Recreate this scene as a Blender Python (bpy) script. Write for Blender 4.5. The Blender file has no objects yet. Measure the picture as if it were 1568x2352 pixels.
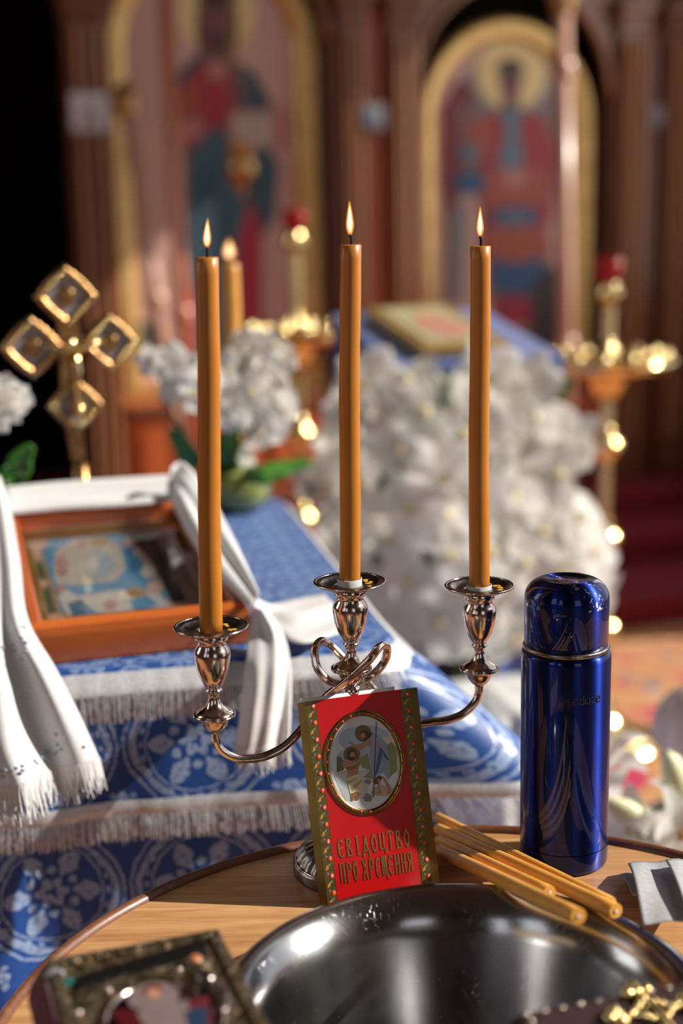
import bpy, bmesh, math, random
from mathutils import Vector, Matrix, noise
R = math.radians
PI = math.pi
rnd = random.Random(7)
sc = bpy.context.scene
COL = sc.collection

# ---------------------------------------------------------------- camera
PITCH, ROLL, FPX = R(12.0), R(1.2), 50 / 36 * 2352
CAM = Vector((0, 0, 1.26))
c_f = Vector((0, math.cos(PITCH), -math.sin(PITCH)))
c_u0 = Vector((0, math.sin(PITCH), math.cos(PITCH)))
c_r = Vector((1, 0, 0)) * math.cos(ROLL) - c_u0 * math.sin(ROLL)
c_u = c_u0 * math.cos(ROLL) + Vector((1, 0, 0)) * math.sin(ROLL)
cd = bpy.data.cameras.new('camera')
cam = bpy.data.objects.new('camera', cd)
COL.objects.link(cam)
cam.matrix_world = Matrix(((c_r.x, c_u.x, -c_f.x, CAM.x), (c_r.y, c_u.y, -c_f.y, CAM.y), (c_r.z, c_u.z, -c_f.z, CAM.z), (0, 0, 0, 1)))
cd.sensor_fit = 'VERTICAL'
cd.sensor_height = 36.0
cd.lens = 50.0
cd.clip_start = 0.05
cd.dof.use_dof = True
cd.dof.focus_distance = 1.085
cd.dof.aperture_fstop = 2.5
sc.camera = cam

# ---------------------------------------------------------------- world, sun, window and fill light, exposure
sc.view_settings.view_transform = 'Standard'
sc.view_settings.look = 'None'
sc.view_settings.gamma = 1.0
sc.view_settings.exposure = 0.0
sc.view_settings.use_curve_mapping = False
wd = bpy.data.worlds.new('world')
sc.world = wd
wd.use_nodes = True
wd.node_tree.nodes['Background'].inputs[0].default_value = (0.93, 0.95, 1.0, 1)
wd.node_tree.nodes['Background'].inputs[1].default_value = 0.7
YAW = R(20)                                   # the church's axes are turned 20 degrees against the camera
ROTC = Matrix.Rotation(YAW, 4, 'Z')
LX, LY = Vector((math.cos(YAW), math.sin(YAW), 0)), Vector((-math.sin(YAW), math.cos(YAW), 0))
def W(X, Y, Z): return LX * X + LY * Y + Vector((0, 0, Z))
def light(name, kind, energy, color, loc, direction, size=None):
    ld = bpy.data.lights.new(name, kind)
    ld.energy = energy
    ld.color = color
    if kind == 'AREA':
        ld.shape = 'RECTANGLE'; ld.size, ld.size_y = size
    if kind == 'SUN': ld.angle = R(0.6)
    o = bpy.data.objects.new(name, ld)
    COL.objects.link(o)
    o.location = loc
    o.rotation_euler = direction.to_track_quat('-Z', 'Y').to_euler()
    return o
SAZ, SEL = R(3.0), R(33.0)
SUN = Vector((math.cos(SAZ) * math.cos(SEL), math.sin(SAZ) * math.cos(SEL), math.sin(SEL)))
light('sun', 'SUN', 6.8, (1.0, 0.93, 0.82), (3, 0, 4), -SUN)
light('window_daylight', 'AREA', 7, (0.95, 0.97, 1.0), W(3.12, 1.05, 2.4), -LX, (4.1, 3.6))
light('nave_window_fill', 'AREA', 5, (0.92, 0.96, 1.0), W(-2.92, -0.8, 2.4), LX, (1.0, 2.4))  # unseen left window, added for soft fill and streaks in the metal
light('nave_window_fill', 'AREA', 5, (0.92, 0.96, 1.0), W(-2.92, -2.6, 2.4), LX, (1.0, 2.4))  # second added nave window, same fill further back
light('sanctuary_window_fill', 'AREA', 20, (1.0, 0.95, 0.88), W(-2.92, 3.0, 2.6), LX, (1.3, 2.4))  # added fill that brightens the icon screen; unseen left opening cut for it
light('sanctuary_window_fill', 'AREA', 9, (1.0, 0.96, 0.9), W(3.12, 3.78, 1.85), -LX, (.8, 1.8))
light('west_fill_light', 'AREA', 5.5, (1.0, 0.96, 0.9), W(0.6, -4.42, 2.2), LY, (1.5, 3.0))  # unseen opening behind the camera, added for soft fill and reflections

# ---------------------------------------------------------------- pixel helpers (photo frame 1568 x 2352)
def ray(x, y): return c_f + c_r * ((x - 784) / FPX) - c_u * ((y - 1176) / FPX)
def onz(x, y, z):
    d = ray(x, y); return CAM + d * ((z - CAM.z) / d.z)
def onplane(x, y, p0, n):
    d = ray(x, y); return CAM + d * ((p0 - CAM).dot(n) / d.dot(n))
def onD(x, y, D): return onplane(x, y, LY * D, LY)
def atZ(x, y, Z): return CAM + ray(x, y) * Z
def toC(p): return Vector((p.dot(LX), p.dot(LY), p.z))     # world -> church axes

# ---------------------------------------------------------------- mesh builder
class MB:
    def __init__(s): s.v, s.f, s.m, s.s, s.uv = [], [], [], [], {}
    def add(s, vs, fs, mi=0, sm=True, uv=None):
        b = len(s.v)
        s.v += [Vector(p) for p in vs]
        if uv:
            for i, t in enumerate(uv): s.uv[b + i] = t
        for f in fs:
            s.f.append([b + i for i in f]); s.m.append(mi); s.s.append(sm)
        return s
    def box(s, x0, x1, y0, y1, z0, z1, mi=0, bev=0.0, M=None):
        bm = bmesh.new()
        bmesh.ops.create_cube(bm, size=1.0)
        for v in bm.verts:
            v.co = Vector(((x0 + x1) / 2 + v.co.x * (x1 - x0), (y0 + y1) / 2 + v.co.y * (y1 - y0), (z0 + z1) / 2 + v.co.z * (z1 - z0)))
        if bev: bmesh.ops.bevel(bm, geom=bm.edges[:], offset=bev, segments=2, affect='EDGES', profile=0.6)
        bm.verts.index_update()
        vs = [(M @ v.co if M else v.co.copy()) for v in bm.verts]
        s.add(vs, [[v.index for v in f.verts] for f in bm.faces], mi, False)
        bm.free()
        return s
    def lathe(s, prof, seg=32, mi=0, sm=True, c=(0, 0, 0), M=None, mod=None):
        vs, fs, n = [], [], len(prof)
        for j in range(seg):
            a = 2 * PI * j / seg
            for i, (r, z) in enumerate(prof):
                rr = r * (mod(i, a) if mod else 1)
                p = Vector((c[0] + rr * math.cos(a), c[1] + rr * math.sin(a), c[2] + z))
                vs.append(M @ p if M else p)
        for j in range(seg):
            k = (j + 1) % seg
            for i in range(n - 1):
                a, b, cc, d = j * n + i, k * n + i, k * n + i + 1, j * n + i + 1
                if prof[i][0] < 1e-7: fs.append([a, cc, d])
                elif prof[i + 1][0] < 1e-7: fs.append([a, b, d])
                else: fs.append([a, b, cc, d])
        return s.add(vs, fs, mi, sm)
    def tube(s, pts, rad, seg=10, mi=0, sm=True, caps=True, closed=False, ridge=0, namp=0.0, flat=1.0):
        pts = [Vector(p) for p in pts]
        n = len(pts)
        rad = rad if isinstance(rad, (list, tuple)) else [rad] * n
        T = []
        for i in range(n):
            a, b = (pts[(i - 1) % n], pts[(i + 1) % n]) if closed else (pts[max(i - 1, 0)], pts[min(i + 1, n - 1)])
            T.append((b - a).normalized())
        up = Vector((0, 0, 1)) if abs(T[0].z) < .9 else Vector((0, 1, 0))
        N = (up - T[0] * up.dot(T[0])).normalized()
        vs, fs = [], []
        for i in range(n):
            N = (N - T[i] * N.dot(T[i])).normalized()
            B = T[i].cross(N)
            for j in range(seg):
                a = 2 * PI * j / seg
                r = rad[i] * (1 + (namp * math.cos(ridge * a) if ridge else 0))
                vs.append(pts[i] + N * (r * math.cos(a)) + B * (r * flat * math.sin(a)))
        m = n if closed else n - 1
        for i in range(m):
            k = (i + 1) % n
            for j in range(seg):
                l = (j + 1) % seg
                fs.append([i * seg + j, i * seg + l, k * seg + l, k * seg + j])
        b = len(s.v)
        s.add(vs, fs, mi, sm)
        if caps and not closed:
            for f in (list(range(seg))[::-1], [(n - 1) * seg + j for j in range(seg)]):
                s.f.append([b + j for j in f]); s.m.append(mi); s.s.append(False)
        return s
    def grid(s, fn, nu, nv, mi=0, sm=True, uv=None, closeu=False):
        vs, uvs, fs = [], [], []
        for i in range(nu + (0 if closeu else 1)):
            for j in range(nv + 1):
                u, v = i / nu, j / nv
                vs.append(fn(u, v))
                if uv: uvs.append(uv(u, v))
        w = nv + 1
        for i in range(nu):
            k = (i + 1) % nu if closeu else i + 1
            for j in range(nv): fs.append([i * w + j, k * w + j, k * w + j + 1, i * w + j + 1])
        return s.add(vs, fs, mi, sm, uvs or None)
    def ball(s, c, r, seg=12, rings=8, mi=0, sm=True, M=None):
        if not isinstance(r, (tuple, list)): r = (r, r, r)
        vs, fs = [], []
        for i in range(rings + 1):
            t = PI * i / rings
            for j in range(seg):
                a = 2 * PI * j / seg
                p = Vector((c[0] + r[0] * math.sin(t) * math.cos(a), c[1] + r[1] * math.sin(t) * math.sin(a), c[2] + r[2] * math.cos(t)))
                vs.append(M @ p if M else p)
        for i in range(rings):
            for j in range(seg):
                k = (j + 1) % seg
                fs.append([i * seg + j, (i + 1) * seg + j, (i + 1) * seg + k, i * seg + k])
        return s.add(vs, fs, mi, sm)
    def poly(s, pts, mi=0): return s.add(pts, [list(range(len(pts)))], mi, False)
    def prism(s, pts, off, mi=0):
        n = len(pts); off = Vector(off)
        vs = [Vector(p) for p in pts] + [Vector(p) + off for p in pts]
        fs = [list(range(n))[::-1], [n + i for i in range(n)]] + [[i, (i + 1) % n, n + (i + 1) % n, n + i] for i in range(n)]
        return s.add(vs, fs, mi, False)
    def build(s, name, mats, parent=None, recalc=True, kind=None, M=None, solid=0.0):
        me = bpy.data.meshes.new(name)
        me.from_pydata([tuple(M @ p) if M else tuple(p) for p in s.v], [], s.f)
        mats = mats if isinstance(mats, (list, tuple)) else [mats]
        for m in mats: me.materials.append(m)
        for p, mi, sm in zip(me.polygons, s.m, s.s): p.material_index = mi; p.use_smooth = sm
        if s.uv:
            ul = me.uv_layers.new(name='UVMap')
            for l in me.loops: ul.data[l.index].uv = s.uv.get(l.vertex_index, (0, 0))
        if recalc:
            bm = bmesh.new(); bm.from_mesh(me)
            bmesh.ops.remove_doubles(bm, verts=bm.verts, dist=1e-7)
            bmesh.ops.recalc_face_normals(bm, faces=bm.faces)
            bm.to_mesh(me); bm.free()
        o = bpy.data.objects.new(name, me)
        COL.objects.link(o)
        if parent: o.parent = parent
        if kind: o['kind'] = kind
        if solid:
            md = o.modifiers.new('thickness', 'SOLIDIFY'); md.thickness = solid; md.offset = 0
        return o

def thing(name, label, cat, loc=(0, 0, 0), rot=0.0, group=None):
    o = bpy.data.objects.new(name, None)
    COL.objects.link(o)
    o.empty_display_size = 0.02
    o.location = loc
    o.rotation_euler = rot if isinstance(rot, (tuple, list)) else (0, 0, rot)
    o['label'] = label; o['category'] = cat
    if group: o['group'] = group
    return o
def tag(o, label, cat, group=None):
    o['label'] = label; o['category'] = cat
    if group: o['group'] = group
    return o
def struct(o, label=None):
    o['kind'] = 'structure'
    if label: o['label'] = label
    return o
def clone(o, parent=None):
    c = o.copy(); COL.objects.link(c)
    if parent: c.parent = parent
    for ch in o.children: clone(ch, c)
    return c
def cr(pts, n):
    """Catmull-Rom through pts, n samples per span"""
    pts = [Vector(p) for p in pts]
    out = []
    for i in range(len(pts) - 1):
        p0, p1, p2, p3 = pts[max(i - 1, 0)], pts[i], pts[i + 1], pts[min(i + 2, len(pts) - 1)]
        for k in range(n):
            t = k / n
            out.append(0.5 * ((2 * p1) + (p2 - p0) * t + (2 * p0 - 5 * p1 + 4 * p2 - p3) * t * t + (3 * p1 - p0 - 3 * p2 + p3) * t ** 3))
    out.append(pts[-1])
    return out
def crat(pts, t):
    pts = [Vector(p) for p in pts]
    m = len(pts) - 1
    x = min(max(t, 0), 1) * m
    i = min(int(x), m - 1); t = x - i
    p0, p1, p2, p3 = pts[max(i - 1, 0)], pts[i], pts[i + 1], pts[min(i + 2, m)]
    return 0.5 * ((2 * p1) + (p2 - p0) * t + (2 * p0 - 5 * p1 + 4 * p2 - p3) * t * t + (3 * p1 - p0 - 3 * p2 + p3) * t ** 3)

# ---------------------------------------------------------------- materials
class N:
    """small expression layer over shader math nodes"""
    def __init__(s, t, sock): s.t, s.k = t, sock
    def _o(s, op, *a):
        n = s.t.nodes.new('ShaderNodeMath'); n.operation = op
        for i, x in enumerate((s,) + a):
            if isinstance(x, N): s.t.links.new(x.k, n.inputs[i])
            else: n.inputs[i].default_value = x
        return N(s.t, n.outputs[0])
    def __add__(s, o): return s._o('ADD', o)
    def __sub__(s, o): return s._o('SUBTRACT', o)
    def __mul__(s, o): return s._o('MULTIPLY', o)
    def __truediv__(s, o): return s._o('DIVIDE', o)
    __radd__ = __add__; __rmul__ = __mul__
    def __rsub__(s, o): return (s * -1.0) + o
    def frac(s): return s._o('FRACT')
    def abs(s): return s._o('ABSOLUTE')
    def cos(s): return s._o('COSINE')
    def sin(s): return s._o('SINE')
    def sqrt(s): return s._o('SQRT')
    def max(s, o): return s._o('MAXIMUM', o)
    def min(s, o): return s._o('MINIMUM', o)
    def atan2(s, o): return s._o('ARCTAN2', o)
    def lt(s, o): return s._o('LESS_THAN', o)
    def gt(s, o): return s._o('GREATER_THAN', o)
def newmat(name):
    m = bpy.data.materials.new(name); m.use_nodes = True
    t = m.node_tree
    return m, t, t.nodes['Principled BSDF']
def texco(t, kind='Object', scale=(1, 1, 1), rot=(0, 0, 0)):
    c = t.nodes.new('ShaderNodeTexCoord'); mp = t.nodes.new('ShaderNodeMapping')
    mp.inputs['Scale'].default_value = scale; mp.inputs['Rotation'].default_value = rot
    t.links.new(c.outputs[kind], mp.inputs[0])
    return mp.outputs[0]
def tnoise(t, co, scale, detail=4, rough=.55, dist=0.0):
    n = t.nodes.new('ShaderNodeTexNoise')
    n.inputs['Scale'].default_value = scale; n.inputs['Detail'].default_value = detail
    n.inputs['Roughness'].default_value = rough; n.inputs['Distortion'].default_value = dist
    t.links.new(co, n.inputs['Vector'])
    return n.outputs[0]
def ramp(t, fac, stops):
    n = t.nodes.new('ShaderNodeValToRGB'); e = n.color_ramp.elements
    while len(e) < len(stops): e.new(0.5)
    for i, (p, c) in enumerate(stops): e[i].position = p; e[i].color = (*c, 1)
    t.links.new(fac.k if isinstance(fac, N) else fac, n.inputs[0])
    return n.outputs[0]
def mixc(t, fac, a, b):
    n = t.nodes.new('ShaderNodeMix'); n.data_type = 'RGBA'
    for sock, v in ((n.inputs[0], fac), (n.inputs[6], a), (n.inputs[7], b)):
        if isinstance(v, N): t.links.new(v.k, sock)
        elif isinstance(v, (int, float)): sock.default_value = v
        elif isinstance(v, tuple): sock.default_value = (*v, 1)
        else: t.links.new(v, sock)
    return n.outputs[2]
def addbump(t, b, h, strength, dist=0.002):
    n = t.nodes.new('ShaderNodeBump'); n.inputs['Strength'].default_value = strength; n.inputs['Distance'].default_value = dist
    t.links.new(h.k if isinstance(h, N) else h, n.inputs['Height']); t.links.new(n.outputs[0], b.inputs['Normal'])
def pm(name, col, col2=None, scale=30, rough=.5, metal=0.0, bump=0.0, bscale=None, stretch=(1, 1, 1), coat=0.0, sss=0.0, sssr=(.02, .01, .005), sheen=0.0, rvar=0.0, trans=0.0, bdist=.002, detail=4, lo=.35, hi=.65, spec=.5):
    m, t, b = newmat(name)
    b.inputs['Base Color'].default_value = (*col, 1)
    b.inputs['Roughness'].default_value = rough; b.inputs['Metallic'].default_value = metal
    b.inputs['Coat Weight'].default_value = coat; b.inputs['Coat Roughness'].default_value = .12
    b.inputs['Sheen Weight'].default_value = sheen
    b.inputs['Specular IOR Level'].default_value = spec
    b.inputs['Transmission Weight'].default_value = trans
    if sss:
        b.inputs['Subsurface Weight'].default_value = sss; b.inputs['Subsurface Radius'].default_value = sssr; b.inputs['Subsurface Scale'].default_value = 1.0
    co = texco(t, 'Object', stretch)
    nz = tnoise(t, co, scale, detail)
    if col2: t.links.new(ramp(t, nz, [(lo, col), (hi, col2)]), b.inputs['Base Color'])
    if rvar:
        x = N(t, nz) * rvar + (rough - rvar / 2); t.links.new(x.k, b.inputs['Roughness'])
    if bump: addbump(t, b, tnoise(t, co, bscale or scale, detail), bump, bdist)
    return m
def emis(name, col, strength):
    m, t, b = newmat(name)
    b.inputs['Base Color'].default_value = (0, 0, 0, 1)
    b.inputs['Emission Color'].default_value = (*col, 1); b.inputs['Emission Strength'].default_value = strength
    return m
def woodmat(name, a, b_, axis=0, scale=18, rough=.45, coat=.15, sheen=0.0):
    m, t, b = newmat(name)
    st = [1.0, 1.0, 1.0]; st = [9.0, 9.0, 9.0]; st[axis] = 0.8
    co = texco(t, 'Object', tuple(st))
    nz = N(t, tnoise(t, co, scale, 6, .6, .6))
    fine = N(t, tnoise(t, co, scale * 5, 3, .6))
    f = nz * .75 + fine * .25
    t.links.new(ramp(t, f, [(.32, a), (.52, tuple((x + y) / 2 for x, y in zip(a, b_))), (.68, b_)]), b.inputs['Base Color'])
    b.inputs['Roughness'].default_value = rough; b.inputs['Coat Weight'].default_value = coat; b.inputs['Coat Roughness'].default_value = .2
    addbump(t, b, f, .12, .001)
    return m
def brocade(name, cell, bg1, bg2, mo1, mo2, sheen=.08):
    """repeat of ringed floral medallions, woven light on blue; UV is in metres"""
    m, t, b = newmat(name)
    uvn = t.nodes.new('ShaderNodeTexCoord')
    dn = t.nodes.new('ShaderNodeTexNoise'); dn.inputs['Scale'].default_value = 60; dn.inputs['Detail'].default_value = 2
    t.links.new(uvn.outputs['UV'], dn.inputs['Vector'])
    sx = t.nodes.new('ShaderNodeSeparateXYZ'); t.links.new(uvn.outputs['UV'], sx.inputs[0])
    sn = t.nodes.new('ShaderNodeSeparateColor'); t.links.new(dn.outputs['Color'], sn.inputs[0])
    U = N(t, sx.outputs[0]) / cell + (N(t, sn.outputs[0]) - .5) * .05
    V = N(t, sx.outputs[1]) / cell + (N(t, sn.outputs[1]) - .5) * .05
    cu, cv = U.frac() - .5, V.frac() - .5
    r = (cu * cu + cv * cv).sqrt(); th = cv.atan2(cu)
    du, dv = (U + .5).frac() - .5, (V + .5).frac() - .5
    r2 = (du * du + dv * dv).sqrt(); th2 = dv.atan2(du)
    ring = (r - .405 - (th * 4).cos() * .018).abs().lt(.022)
    ring2 = (r - .465 - (th * 4).cos() * .012).abs().lt(.010)
    ringi = (r - .335).abs().lt(.007)
    pet = (r - .225).abs().lt(((th * 6).cos() + .25) * .075)
    pet2 = (r - .16).abs().lt(((th * 6 + PI).cos() - .1) * .035)
    ros = r.lt((th * 6).cos() * .022 + .092) * r.gt((th * 3).cos() * .012 + .030)
    leaf = (r2 - .12).abs().lt(((th2 * 4).cos() - .15) * .085)
    leaf2 = (r2 - .17).abs().lt(((th2 * 8 + PI).cos() - .45) * .045)
    star = r2.lt((th2 * 8).cos() * .018 + .045)
    dots = (r - .37).abs().lt(.012) * (th * 24).cos().gt(.2)
    k = ring.max(ring2).max(ringi).max(pet).max(pet2).max(ros).max(leaf).max(leaf2).max(star).max(dots)
    nz = N(t, tnoise(t, uvn.outputs['UV'], 240, 3, .7))
    k = k * (nz.gt(.40) * .75 + .25) + nz.gt(.66) * .12
    weave = tnoise(t, uvn.outputs['UV'], 900, 2)
    ca = ramp(t, nz, [(.35, bg1), (.65, bg2)])
    cb = ramp(t, nz, [(.35, mo1), (.65, mo2)])
    t.links.new(mixc(t, k, ca, cb), b.inputs['Base Color'])
    b.inputs['Roughness'].default_value = .55
    b.inputs['Sheen Weight'].default_value = sheen
    rr = .5 - k * .12; t.links.new(rr.k, b.inputs['Roughness'])
    addbump(t, b, k * .6 + N(t, weave) * .5, .35, .0008)
    return m

M = {}
M['plaster'] = pm('warm_plaster', (.42, .36, .29), (.50, .43, .35), 3, .85)
M['ceil'] = pm('dark_ceiling_boards', (.10, .055, .03), (.14, .08, .045), 5, .7)
M['nave'] = pm('nave_wall_panelling', (.10, .055, .035), (.16, .09, .055), 4, .6)
M['black'] = pm('unlit_dark_wood', (.003, .0015, .0012), (.005, .0022, .0018), 6, .9, spec=.1)  # shade behind the screen is put into this near-black colour
M['icono'] = woodmat('iconostasis_wood', (.13, .038, .016), (.22, .075, .032), 2, 8, .42, .3)
M['icono_lt'] = woodmat('pilaster_wood', (.27, .105, .045), (.38, .165, .075), 2, 8, .35, .35)
M['orange_wood'] = woodmat('orange_panel_wood', (.42, .08, .018), (.55, .13, .03), 2, 6, .4, .3)
M['gold'] = pm('gilt_frame', (.58, .34, .11), (.72, .47, .18), 14, .36, .65, .15, 60)
M['gold_dark'] = pm('dull_gilt', (.40, .24, .06), (.55, .35, .10), 14, .42, .8)
M['brass'] = pm('polished_brass', (.86, .62, .25), (.95, .74, .36), 20, .14, 1.0)
M['brass_soft'] = pm('worn_brass', (.34, .18, .07), (.58, .36, .16), 90, .30, 1.0, .4, 160)
M['silver'] = pm('tarnished_silver', (.72, .60, .54), (.50, .38, .33), 90, .16, 1.0, .06, 220, lo=.45, hi=.72, rvar=.14)
M['silver_dark'] = pm('dark_tarnished_silver', (.34, .30, .28), (.16, .13, .12), 120, .28, 1.0, .15, 300)
M['steel'] = None
M['wax'] = pm('amber_wax', (.54, .205, .022), (.46, .165, .016), 60, .38, 0, .05, 160, sss=.28, sssr=(.005, .002, .0006), stretch=(1, 1, .25))
M['wax_pale'] = pm('honey_wax', (.74, .38, .075), (.66, .31, .055), 60, .40, 0, .05, 160, sss=.3, sssr=(.005, .0025, .001))
M['wick'] = pm('charred_wick', (.01, .008, .008), None, 50, .9)
M['white_cloth'] = pm('white_linen', (.62, .62, .635), (.69, .69, .70), 200, .85, 0, .18, 900, sheen=.2, bdist=.0006)
M['satin'] = pm('white_satin', (.52, .52, .53), (.60, .60, .60), 12, .5, 0, .2, 20, sheen=.3)
M['blue_satin'] = pm('blue_satin', (.025, .07, .30), (.04, .11, .40), 20, .35, 0, .1, 40, sheen=.4)
M['brocade'] = brocade('blue_brocade', .142, (.003, .046, .24), (.006, .075, .33), (.17, .27, .50), (.34, .45, .66))
M['brocade_top'] = brocade('blue_brocade_top', .085, (.004, .055, .27), (.008, .085, .35), (.13, .23, .45), (.26, .38, .60))
M['tinsel'] = pm('silver_tinsel', (.52, .54, .59), (.80, .82, .88), 500, .28, .3, .6, 700, bdist=.001)
M['petal'] = pm('white_petal', (.74, .74, .73), (.84, .84, .82), 9, .8, 0, .1, 60, sss=.12, sssr=(.004, .004, .003), sheen=.1)
M['lip'] = pm('orchid_lip', (.70, .55, .22), (.80, .74, .55), 80, .5)
M['leaf'] = pm('orchid_leaf', (.03, .13, .012), (.07, .24, .03), 12, .38, 0, .1, 30, coat=.2)
M['bud'] = pm('lily_bud', (.62, .66, .28), (.86, .84, .66), 22, .45, sss=.1, sssr=(.004, .004, .002))
M['stem'] = pm('plant_stem', (.06, .14, .03), (.12, .22, .05), 20, .5)
M['moss'] = pm('green_moss', (.24, .30, .05), (.50, .52, .16), 90, .9, 0, .8, 160)
M['bark'] = pm('dark_stem', (.03, .02, .01), (.07, .05, .02), 40, .8)
M['glass'] = pm('clear_glass', (.95, .98, .96), None, 5, .02, trans=1.0)
M['redglass'] = pm('ruby_glass', (.62, .01, .015), None, 5, .08, trans=.6)
M['amber'] = pm('amber_lamp_glass', (.85, .38, .06), None, 5, .1, trans=.4)
M['flame'] = None
M['redprint'] = pm('red_glossy_card', (.46, .003, .005), (.50, .004, .006), 8, .28, coat=.5)
M['whitepaper'] = pm('white_paper', (.80, .78, .78), None, 5, .7)
M['greypaper'] = pm('grey_newsprint', (.36, .37, .39), (.48, .48, .49), 300, .8)
M['foil'] = pm('gold_foil', (.21, .125, .036), (.30, .19, .06), 30, .27, .95)
M['foil_dark'] = pm('olive_gold_foil', (.13, .095, .025), (.22, .16, .045), 300, .35, .7, .4, 500, bdist=.0003)
M['oxblood'] = pm('maroon_velvet', (.018, .003, .004), (.03, .004, .006), 60, .8, sheen=.0)
M['redvelvet'] = pm('wine_velvet', (.10, .004, .015), (.15, .008, .025), 60, .8, sheen=.1)
M['pages'] = pm('gilt_pages', (.40, .30, .16), (.55, .43, .25), 400, .6, stretch=(.1, .1, 6))
M['carpet_red'] = pm('red_carpet', (.16, .004, .010), (.22, .007, .016), 40, .95, 0, .4, 400)
M['skin'] = pm('skin', (.80, .50, .38), (.84, .55, .43), 20, .5, sss=.2, sssr=(.01, .004, .002))
M['hair'] = pm('blond_hair', (.62, .44, .32), (.92, .74, .60), 60, .5, 0, .6, 60, stretch=(1, 1, .12), bdist=.004)
M['cotton'] = pm('pale_cotton', (.62, .58, .55), (.68, .64, .60), 60, .9, 0, .2, 300)
def flat(name, c, rough=.6, **k): return pm(name, c, tuple(min(1, x * 1.12) for x in c), 60, rough, **k)
def steelmat():
    m, t, b = newmat('brushed_steel')
    b.inputs['Metallic'].default_value = 1.0
    co = texco(t, 'Object', (1, 1, 1))
    n1 = N(t, tnoise(t, co, 40, 5, .6)); n2 = N(t, tnoise(t, co, 420, 2, .6))
    sp = n2.gt(.74) * .25
    t.links.new(ramp(t, n1, [(.3, (.34, .34, .35)), (.7, (.42, .42, .43))]), b.inputs['Base Color'])
    rr = n1 * .06 + .17 + sp * .5
    t.links.new(rr.k, b.inputs['Roughness'])
    b.inputs['Anisotropic'].default_value = .6; b.inputs['Anisotropic Rotation'].default_value = .25
    tg = t.nodes.new('ShaderNodeTangent'); tg.direction_type = 'RADIAL'; tg.axis = 'Z'; t.links.new(tg.outputs[0], b.inputs['Tangent'])
    # fine criss-cross scratches
    sA = N(t, tnoise(t, texco(t, 'Object', (160, 6, 20), (0, 0, .6)), 6, 2)); sB = N(t, tnoise(t, texco(t, 'Object', (8, 150, 20), (0, 0, -.4)), 6, 2))
    addbump(t, b, sA.gt(.66) * .5 + sB.gt(.66) * .5 + n2 * .25, .22, .0005)
    return m
M['steel'] = steelmat()
def bluesteel():
    m, t, b = newmat('blue_lacquered_steel')
    b.inputs['Metallic'].default_value = 1.0
    b.inputs['Coat Weight'].default_value = .6; b.inputs['Coat Roughness'].default_value = .04
    co = texco(t, 'Object', (1, 1, 1))
    n1 = N(t, tnoise(t, co, 30, 4)); br = N(t, tnoise(t, texco(t, 'Object', (4, 4, 900)), 1, 2))
    chips = N(t, tnoise(t, co, 260, 3, .7))
    top = N(t, tnoise(t, co, 55, 3, .6))
    sep = t.nodes.new('ShaderNodeSeparateXYZ'); tc = t.nodes.new('ShaderNodeTexCoord'); t.links.new(tc.outputs['Object'], sep.inputs[0])
    k = chips.gt(.76) + (top * .4 + chips * .6).gt(.585) * N(t, sep.outputs[2]).gt(.212)
    k = k.min(1.0)
    base = ramp(t, n1, [(.3, (.005, .015, .13)), (.7, (.007, .021, .175))])
    t.links.new(mixc(t, k * .55, base, (.35, .37, .45)), b.inputs['Base Color'])
    b.inputs['Anisotropic'].default_value = .96; b.inputs['Anisotropic Rotation'].default_value = .25
    tg = t.nodes.new('ShaderNodeTangent'); tg.direction_type = 'RADIAL'; tg.axis = 'Z'; t.links.new(tg.outputs[0], b.inputs['Tangent'])
    rr = br * .06 + .36 + k * .2
    t.links.new(rr.k, b.inputs['Roughness'])
    return m
M['bluesteel'] = bluesteel()
def flamemat(name, stops, strength, alpha):
    m, t, b = newmat(name)
    out = t.nodes['Material Output']; t.nodes.remove(b)
    co = t.nodes.new('ShaderNodeTexCoord'); s = t.nodes.new('ShaderNodeSeparateXYZ'); t.links.new(co.outputs['Generated'], s.inputs[0])
    e = t.nodes.new('ShaderNodeEmission'); t.links.new(ramp(t, s.outputs[2], stops), e.inputs[0]); e.inputs[1].default_value = strength
    tr = t.nodes.new('ShaderNodeBsdfTransparent'); mx = t.nodes.new('ShaderNodeMixShader'); mx.inputs[0].default_value = alpha
    t.links.new(tr.outputs[0], mx.inputs[1]); t.links.new(e.outputs[0], mx.inputs[2]); t.links.new(mx.outputs[0], out.inputs[0])
    return m
M['flame'] = flamemat('flame_mantle', [(0, (.9, .22, .04)), (.4, (1, .42, .10)), (1, (1, .36, .07))], 1.5, .45)
M['flame_core'] = flamemat('flame_core', [(0, (1, .40, .10)), (.3, (1, .80, .45)), (.75, (1, .85, .5)), (1, (1, .62, .25))], 3.2, .92)
def carpetmat():
    """brown patterned carpet with pink scrolls"""
    m, t, b = newmat('patterned_carpet')
    co = texco(t, 'Object', (1, 1, 1))
    n = N(t, tnoise(t, co, 3.2, 1, .5, 1.4)); n2 = N(t, tnoise(t, co, 7.5, 1, .5, .8)); n3 = N(t, tnoise(t, co, 10, 0))
    base = ramp(t, tnoise(t, co, 60, 3), [(.3, (.44, .215, .08)), (.7, (.55, .29, .125))])
    c = mixc(t, (n - .5).abs().lt(.028) * n3.gt(.40), base, (.46, .03, .08))
    c = mixc(t, n2.gt(.67), c, (.52, .05, .10))
    c = mixc(t, n2.lt(.315), c, (.16, .15, .20))
    c = mixc(t, n3.gt(.76), c, (.62, .45, .32))
    t.links.new(c, b.inputs['Base Color']); b.inputs['Roughness'].default_value = .95
    addbump(t, b, tnoise(t, co, 500, 2), .4, .002)
    return m
M['carpet'] = carpetmat()
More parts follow.
